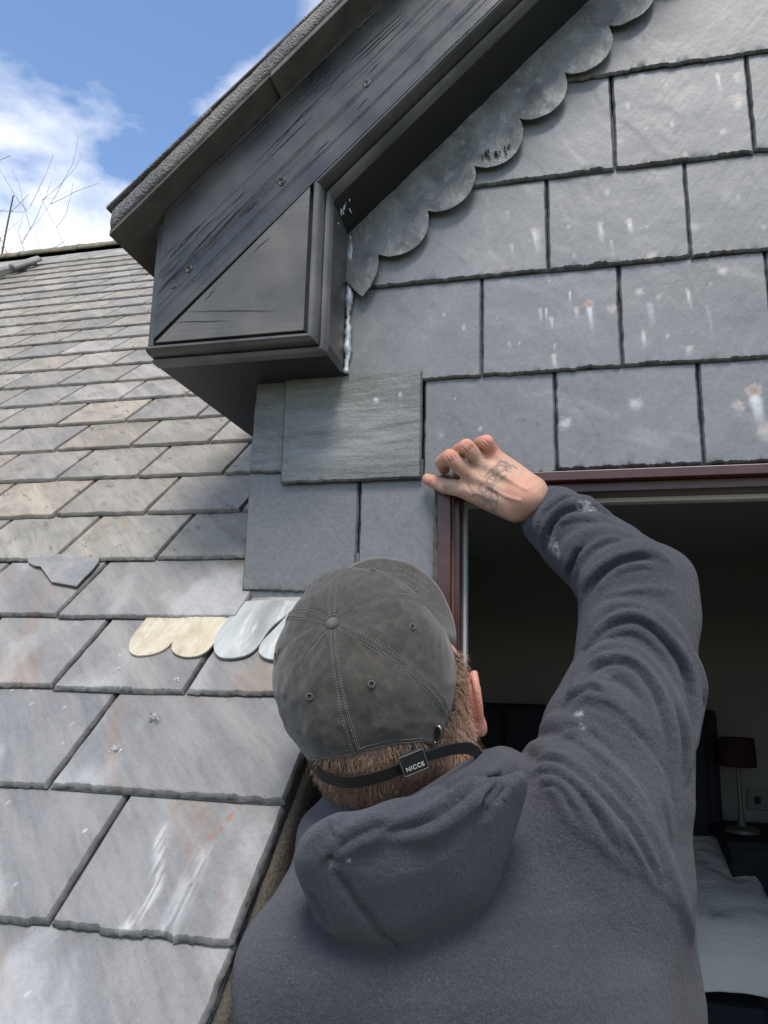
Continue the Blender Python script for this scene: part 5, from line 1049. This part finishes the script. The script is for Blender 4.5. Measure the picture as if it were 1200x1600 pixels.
# trousers and boots, below the picture
T2 = Field((-0.42, -0.62, 0.04), (0.38, 0.05, 1.16), 0.009)
T2.chain([hip + np.array([-0.06, 0, 0.04]), hip + np.array([0.06, 0, 0.04])], [0.145, 0.145], 0.03)
for s in (-1, 1): T2.chain([hip + np.array([0.085 * s, 0, -0.03]), hip + np.array([0.10 * s, 0.03, -0.46]), np.array([hip[0] + 0.11 * s, hip[1], 0.12])], [0.115, 0.08, 0.075], 0.03)
TP, TQ = T2.mesh(1); npmesh('trousers', TP, TQ, plain('work_trousers', (0.03, 0.03, 0.035), 0.9, 0.2, 60), person)
for s in (-1, 1):
    S2 = Field(np.array([hip[0] + 0.11 * s - 0.09, hip[1] - 0.14, -0.02]), np.array([hip[0] + 0.11 * s + 0.09, hip[1] + 0.26, 0.2]), 0.007)
    S2.chain([np.array([hip[0] + 0.11 * s, hip[1], 0.15]), np.array([hip[0] + 0.11 * s, hip[1] - 0.02, 0.055]), np.array([hip[0] + 0.12 * s, hip[1] + 0.10, 0.045]), np.array([hip[0] + 0.13 * s, hip[1] + 0.18, 0.042])], [0.055, 0.055, 0.052, 0.042], 0.01)
    S2.v = np.maximum(S2.v, (0.0 - S2.ax[2])[None, None, :].astype(np.float32)); a_, b_ = S2.mesh(1); npmesh('boot', a_, b_, plain('boot_leather', (0.06, 0.04, 0.025), 0.6, 0.2, 40), person)
# --- hair: short strands over nape, sides and the gap of the cap
rg = np.random.default_rng(8)
capc = P(580, 1068, 0.828)
ku = camv(-0.30, 0.64, 0.70); kf = camv(0.38, 0.76, -0.53); kf = kf - ku * (kf @ ku); kf /= np.linalg.norm(kf); kr = np.cross(kf, ku)
kf, kr = kf * math.cos(CAPYAW) - kr * math.sin(CAPYAW), kr * math.cos(CAPYAW) + kf * math.sin(CAPYAW)
def arch(az):                                                # height of the cap's lower edge: the gap over the strap at the back
    d = (az + math.pi / 2 + math.pi) % (2 * math.pi) - math.pi; return 0.048 * np.sqrt(np.maximum(0, 1 - (np.abs(d) / math.radians(40)) ** 2.0))
_c = BP - capc; _az = np.arctan2(_c @ kf / 0.108, _c @ kr / 0.0925)
vis = np.where((hairm > 0.4) & (_c @ ku < arch(_az) + 0.002) & (hF < 0.05))[0]
nrm = np.zeros_like(BP)
fa = np.cross(BP[BQ[:, 1]] - BP[BQ[:, 0]], BP[BQ[:, 2]] - BP[BQ[:, 0]])
for k_ in range(4):
    for cc in range(3): nrm[:, cc] += np.bincount(BQ[:, k_], fa[:, cc], len(BP))
nrm /= np.linalg.norm(nrm, axis=1)[:, None] + 1e-9
ns = 26000; pk = rg.choice(vis, ns); root = BP[pk] + rg.normal(0, 0.0012, (ns, 3)); nn = nrm[pk]
down = np.tile(np.array([0.0, 0, -1.0]), (ns, 1)) + hr * 0.25 * rg.normal(0, 1, (ns, 1)) * 0.6; cl_ = (rg.normal(0, 1, (400, 3)) * 0.35)[(np.floor((root @ hr) * 140) * 7 + np.floor(root[:, 2] * 90)).astype(int) % 400]
dn = down + cl_ + rg.normal(0, 0.18, (ns, 3)); dn -= nn * (np.sum(dn * nn, 1)[:, None]); dn /= np.linalg.norm(dn, axis=1)[:, None]
Ln = rg.uniform(0.012, 0.024, ns) * (0.7 + 0.5 * (root[:, 2] < headc[2] - 0.03) + 0.15 * (root[:, 2] < headc[2] - 0.075)); segs = 4; wd = 0.00042
side = np.cross(dn, nn); hv = np.zeros((ns, segs + 1, 2, 3))
for i in range(segs + 1):
    s = i / segs; p = root + dn * (Ln * s)[:, None] + nn * (0.0075 * np.sin(s * 1.9) * rg.uniform(0.4, 1.3, ns) * (1 + 0.5 * (root[:, 2] < headc[2] - 0.06)) + 0.0006)[:, None] + cl_ * (0.0016 * s * s); w = wd * (1 - 0.75 * s)
    hv[:, i, 0] = p - side * w; hv[:, i, 1] = p + side * w
hv = hv.reshape(-1, 3); b0 = (np.arange(ns) * (segs + 1) * 2)[:, None, None]; ii = np.arange(segs)[None, :, None] * 2; hq = (b0 + ii + np.array([0, 1, 3, 2])[None, None, :]).reshape(-1, 4)
def hair_mat():
    t = NT('brown_hair'); v = t.coord(); n = t.noise(v, 120, 3, 0.7); n2 = t.noise(v, 700, 2); c = t.mix(t.ramp(n, 0.3, 0.7), (0.20, 0.115, 0.074), (0.42, 0.26, 0.175)); c = t.mix(t.math('MULTIPLY', t.ramp(n2, 0.5, 0.8), 0.5), c, (0.60, 0.45, 0.34))
    t.p(Base_Color=c, Roughness=0.45, Specular_IOR_Level=0.5); return t.m
hair = npmesh('hair', hv, hq, hair_mat(), person); tag(hair, 'short brown hair at the nape and in the cap gap', kind='stuff')
# --- baseball cap
CW, CL, CH = 0.0925, 0.108, 0.117
def cappt(az, s, off=0.0):                                   # s: 0 at the edge, 1 at the button
    e0 = float(arch(az)); th0 = math.asin(min(1, (e0 + 0.002) / CH)); th = th0 + (math.pi / 2 - th0) * s
    pr = 1 - 0.05 * math.cos(6 * (az - math.radians(30))) * 0 ; flat = 0.06 * math.sin(2 * th) ** 2
    ca, sa = math.cos(az), math.sin(az); frontup = 0.012 * max(0, sa) * math.sin(2 * th)
    rr_ = math.cos(th) * (1 + flat); sm_ = abs(((az + math.radians(30)) / math.radians(60)) % 1 - 0.5) * 2          # 1 on a seam
    ridge = 0.0012 * max(0, (sm_ - 0.88) / 0.12) - 0.0008 * math.exp(-((sm_ - 1) / 0.02) ** 2) + 0.0022 * (1 - sm_) * math.sin(2 * th)
    cre = 0.0012 * math.sin(az * 5 + 7 * th + 1) * math.sin(2 * th) + 0.009 * float(fbm(az * 2.2 + 9, th * 4, 55, 3)) * math.sin(2 * th) + 0.006 * float(fbm(math.cos(az) * 3.5 + 9, math.sin(az) * 3.5 + th * 3, 57, 3)) * math.cos(th)
    k_ = 1 + (off + ridge + cre) / 0.1
    return capc + kr * (ca * CW * rr_ * k_) + kf * (sa * CL * rr_ * k_) + ku * ((math.sin(th) * CH + frontup) * (1 + (off + ridge + cre) / 0.12))
na, nv = 240, 64; v = []; f = []
for i in range(na):
    for j in range(nv): v.append(cappt(2 * math.pi * i / na - math.pi, j / (nv - 1) * 0.995))
for i in range(na):
    for j in range(nv - 1): f.append((i * nv + j, ((i + 1) % na) * nv + j, ((i + 1) % na) * nv + j + 1, i * nv + j + 1))
v.append(capc + ku * CH); f += [(i * nv + nv - 1, ((i + 1) % na) * nv + nv - 1, len(v) - 1) for i in range(na)]
def cap_mat(name, k_=1.0):
    t = NT(name); vv = t.coord(); tw = t.coord(rot=(0.4, 0.2, 0.8), scale=(1, 0.06, 1)); n = t.noise(vv, 9, 3, 0.5); w = t.noise(tw, 1500, 2); fd = t.noise(vv, 110, 6, 0.75)
    c = t.mix(t.ramp(n, 0.15, 0.85), tuple(k_ * q for q in (0.034, 0.0300, 0.026)), tuple(k_ * q for q in (0.062, 0.055, 0.047))); c = t.mix(t.math('MULTIPLY', t.ramp(fd, 0.46, 0.74), 0.5), c, tuple(k_ * q for q in (0.118, 0.106, 0.090)))
    e = t.n('ShaderNodeNewGeometry').outputs['Pointiness']; c = t.mix(t.math('MULTIPLY', t.ramp(e, 0.52, 0.60), 0.4), c, (0.20, 0.19, 0.175))
    t.p(Base_Color=c, Roughness=0.92, Specular_IOR_Level=0.2, Sheen_Weight=0.25, Sheen_Roughness=0.5, Normal=t.bump(t.math('ADD', w, t.math('MULTIPLY', fd, 0.8)), 0.4, 0.0009)); return t.m
MAT['cap'] = cap_mat('faded_black_canvas'); MAT['thread'] = plain('cap_thread', (0.17, 0.165, 0.155), 0.9, 0.1, 300, 0.1); MAT['strap'] = plain('strap_webbing', (0.013, 0.0125, 0.012), 0.75, 0.3, 260, 0.4, spec=0.3)
cap = mesh('cap', v, f, MAT['cap'], person, True); fix(cap); cap['label'] = 'faded black six-panel baseball cap worn tipped back'
so_ = cap.modifiers.new('t', 'SOLIDIFY'); so_.thickness = 0.0022; so_.offset = -1
def cpart(mb, name, m, label=None, smooth=True):
    o = mb.build(name, MAT[m], cap, smooth)
    if label: o['label'] = label
    return o
# stitching: two rows each side of every seam, a double row round the edge
for i in range(6):
    az = math.radians(30 + 60 * i) + math.radians(0); az0 = math.radians(-90 + 60 * i); st = MB()
    for dd in (-0.0052, -0.0028, 0.0028, 0.0052):
        s = 0.01
        while s < 0.95:
            r_ = 0.10 * math.cos(s * math.pi / 2) + 0.004; da = dd / max(r_, 0.012)
            if abs(da) < 0.6: st.tube([cappt(az0 + da, s, 0.0003), cappt(az0 + da, s + 0.013, 0.0003)], 0.00034, 4)
            s += 0.019
    cpart(st, 'seam_stitching', 'thread')
for s in (0.018, 0.05):
    st = MB(); n_ = 300
    for i in range(n_): a = 2 * math.pi * i / n_; st.tube([cappt(a, s, 0.0003), cappt(a + 0.013, s, 0.0003)], 0.00032, 4)
    cpart(st, 'edge_stitching', 'thread')
bt_ = MB(); c = capc + ku * (CH + 0.001)
nb_ = 12; vv_ = []; ff_ = []
for i in range(5):
    for j in range(nb_):
        a = 2 * math.pi * j / nb_; ph = i / 4 * math.pi / 2; vv_.append(c + (kr * math.cos(a) + kf * math.sin(a)) * 0.0065 * math.cos(ph) * 1.0 + ku * 0.003 * math.sin(ph))
for i in range(4):
    for j in range(nb_): ff_.append((i * nb_ + j, i * nb_ + (j + 1) % nb_, (i + 1) * nb_ + (j + 1) % nb_, (i + 1) * nb_ + j))
bt_.add(vv_, ff_); cpart(bt_, 'button', 'cap')
for i in range(6):
    az = math.radians(-60 + 60 * i); s = 0.50; ey = MB(); c = cappt(az, s, 0.0006); e1 = cappt(az + 0.05, s, 0.0006) - c; e2 = cappt(az, s + 0.04, 0.0006) - c; e1 /= np.linalg.norm(e1); e2 = e2 - e1 * (e2 @ e1); e2 /= np.linalg.norm(e2)
    ey.tube([c + 0.0028 * (e1 * math.cos(a) + e2 * math.sin(a)) for a in np.linspace(0, 2 * math.pi, 17)], 0.0007, 6, False); eo_ = cpart(ey, 'eyelet', 'cap')
    hl_ = MB(); nn_ = np.cross(e1, e2); nn_ = nn_ if nn_ @ (c - capc) > 0 else -nn_; hl_.add([c + nn_ * 0.0001 + 0.0016 * (e1 * math.cos(a) + e2 * math.sin(a)) for a in np.linspace(0, 2 * math.pi, 12, endpoint=False)] + [c - nn_ * 0.001], [(i_, (i_ + 1) % 12, 12) for i_ in range(12)])
    ho = hl_.build('hole', MAT['dark'], eo_, False)
# brim
v = []; f = []; nu, nw = 40, 14
for i in range(nu):
    a = math.radians(90 + 68 * (i / (nu - 1) * 2 - 1)); b0_ = cappt(a, 0.0, -0.001)
    x = (i / (nu - 1) * 2 - 1)
    for j in range(nw):
        s = j / (nw - 1); ln = 0.072 * math.sqrt(max(0, 1 - abs(x) ** 2.4)) * s
        v.append(b0_ + kf * ln * (0.6 + 0.4 * math.sin(a)) + kr * (math.cos(a) * ln * 0.30) - ku * (0.030 * x * x * s + 0.012 * s))
for i in range(nu - 1):
    for j in range(nw - 1): f.append((i * nw + j, (i + 1) * nw + j, (i + 1) * nw + j + 1, i * nw + j + 1))
br = mesh('brim', v, f, MAT['cap'], cap, True); s_ = br.modifiers.new('t', 'SOLIDIFY'); s_.thickness = 0.0035; s_.offset = 0
for s in (0.2, 0.36, 0.52, 0.68, 0.84):
    st = MB()
    j = int(s * (nw - 1))
    for i in range(2, nu - 3):
        p0, p1 = np.array(v[i * nw + j]), np.array(v[(i + 1) * nw + j]); st.tube([p0 + ku * 0.0019, p0 * 0.4 + p1 * 0.6 + ku * 0.0019], 0.00035, 4)
    cpart(st, 'brim_stitching', 'thread')
# strap, its stamped keeper and the metal slot
def strap_pt(px, py, t): return P(px, py, t)
def ribbon(path, wv, wd_, th_, name, m, parent, label=None):
    path = cr(path, 6); v = []; f = []
    for i, p in enumerate(path):
        d = path[min(i + 1, len(path) - 1)] - path[max(i - 1, 0)]; d /= np.linalg.norm(d); w = wv - d * (wv @ d); w /= np.linalg.norm(w); n = np.cross(d, w)
        for a, b in ((-1, -1), (1, -1), (1, 1), (-1, 1)): v.append(p + w * wd_ / 2 * a + n * th_ / 2 * b)
    for i in range(len(path) - 1):
        for k_ in range(4): f.append((i * 4 + k_, i * 4 + (k_ + 1) % 4, i * 4 + 4 + (k_ + 1) % 4, i * 4 + 4 + k_))
    f += [(0, 1, 2, 3), tuple(len(v) - 4 + k_ for k_ in (3, 2, 1, 0))]
    o = mesh(name, v, f, MAT[m], parent); fix(o); b = o.modifiers.new('b', 'BEVEL'); b.width = 0.0006; b.segments = 2
    if label: o['label'] = label
    return o
wv = camv(-0.1, 0.9, 0.3)
st1 = ribbon([P(484, 1190, .782), P(505, 1213, .752), P(545, 1222, .728), P(590, 1214, .718), P(640, 1196, .722)], wv, 0.0125, 0.0016, 'strap', 'strap', cap, 'black strap across the back of the cap')
st2 = ribbon([P(640, 1192, .7185), P(672, 1180, .724), P(705, 1171, .745), P(735, 1170, .772), P(752, 1184, .80)], wv, 0.0115, 0.0016, 'strap_end', 'strap', cap)
kc = P(646, 1191, .7145); kx = camv(0.93, 0.33, -0.16); ky = camv(-0.33, 0.93, 0.15); ky = ky - kx * (ky @ kx); ky /= np.linalg.norm(ky); kz = np.cross(kx, ky)
def plate(c, hx, hy, hz, name, m, par, bev=0.001):
    o = MB().add([c + kx * a * hx + ky * b * hy + kz * d * hz for a in (-1, 1) for b in (-1, 1) for d in (-1, 1)], [(0, 1, 3, 2), (4, 6, 7, 5), (0, 4, 5, 1), (2, 3, 7, 6), (0, 2, 6, 4), (1, 5, 7, 3)]).build(name, MAT[m], par, False, bev); return o
MAT['keeper'] = plain('keeper_black', (0.012, 0.012, 0.013), 0.45, 0.3, 200, 0.3); MAT['print'] = plain('keeper_print', (0.42, 0.41, 0.38), 0.6, 0.1, 300, 0.1)
kp = plate(kc, 0.0132, 0.0108, 0.0016, 'keeper', 'keeper', cap); kp['label'] = 'small black keeper stamped NICCE on the strap'
bdr = MB()
for a0, b0_, a1, b1 in ((-1, -1, 1, -1), (1, -1, 1, 1), (1, 1, -1, 1), (-1, 1, -1, -1)): bdr.tube([kc + kx * a0 * .0118 + ky * b0_ * .0094 + kz * .0018, kc + kx * a1 * .0118 + ky * b1 * .0094 + kz * .0018], 0.00028, 4)
bdr.build('border', plain('keeper_edge', (0.16, 0.155, 0.14), 0.6, 0.2, 300, 0.1), kp, False)
cu = bpy.data.curves.new('letters', 'FONT'); cu.body = 'NICCE'; cu.size = 0.0056; cu.align_x = 'CENTER'; cu.align_y = 'CENTER'; cu.extrude = 0.0002; cu.space_character = 1.12; cu.offset = 0.00012
to = bpy.data.objects.new('letters_tmp', cu); COL.objects.link(to); bpy.context.view_layer.update(); me = bpy.data.meshes.new_from_object(to); bpy.data.objects.remove(to)
Mt = np.eye(4); Mt[:3, 0] = kx; Mt[:3, 1] = ky; Mt[:3, 2] = kz; Mt[:3, 3] = kc + kz * 0.0019 - ky * 0.004; me.transform(Matrix(Mt.tolist())); me.materials.clear(); me.materials.append(MAT['print']); lt = bpy.data.objects.new('lettering', me); put(lt, kp)
slc = P(683, 1148, .752); sv = camv(0.15, 0.95, 0.3); sx = camv(0.8, -0.1, 0.5); sx = sx - sv * (sv @ sx); sx /= np.linalg.norm(sx); ov = MB()
MAT['brass'] = plain('worn_metal', (0.30, 0.28, 0.22), 0.35, 0.3, 200, 0.2, metal=0.9)
ov.tube([slc + sx * 0.0042 * math.cos(a) + sv * 0.0095 * math.sin(a) * (1 if abs(math.sin(a)) < .9 else .98) for a in np.linspace(0, 2 * math.pi, 25)], 0.0014, 7, False); cpart(ov, 'strap_slot', 'brass')
ih = MB(); ih.add([slc + sx * 0.0036 * math.cos(a) + sv * 0.0088 * math.sin(a) for a in np.linspace(0, 2 * math.pi, 20, endpoint=False)], [tuple(range(20))]); cpart(ih, 'slot_hole', 'dark', None, False)
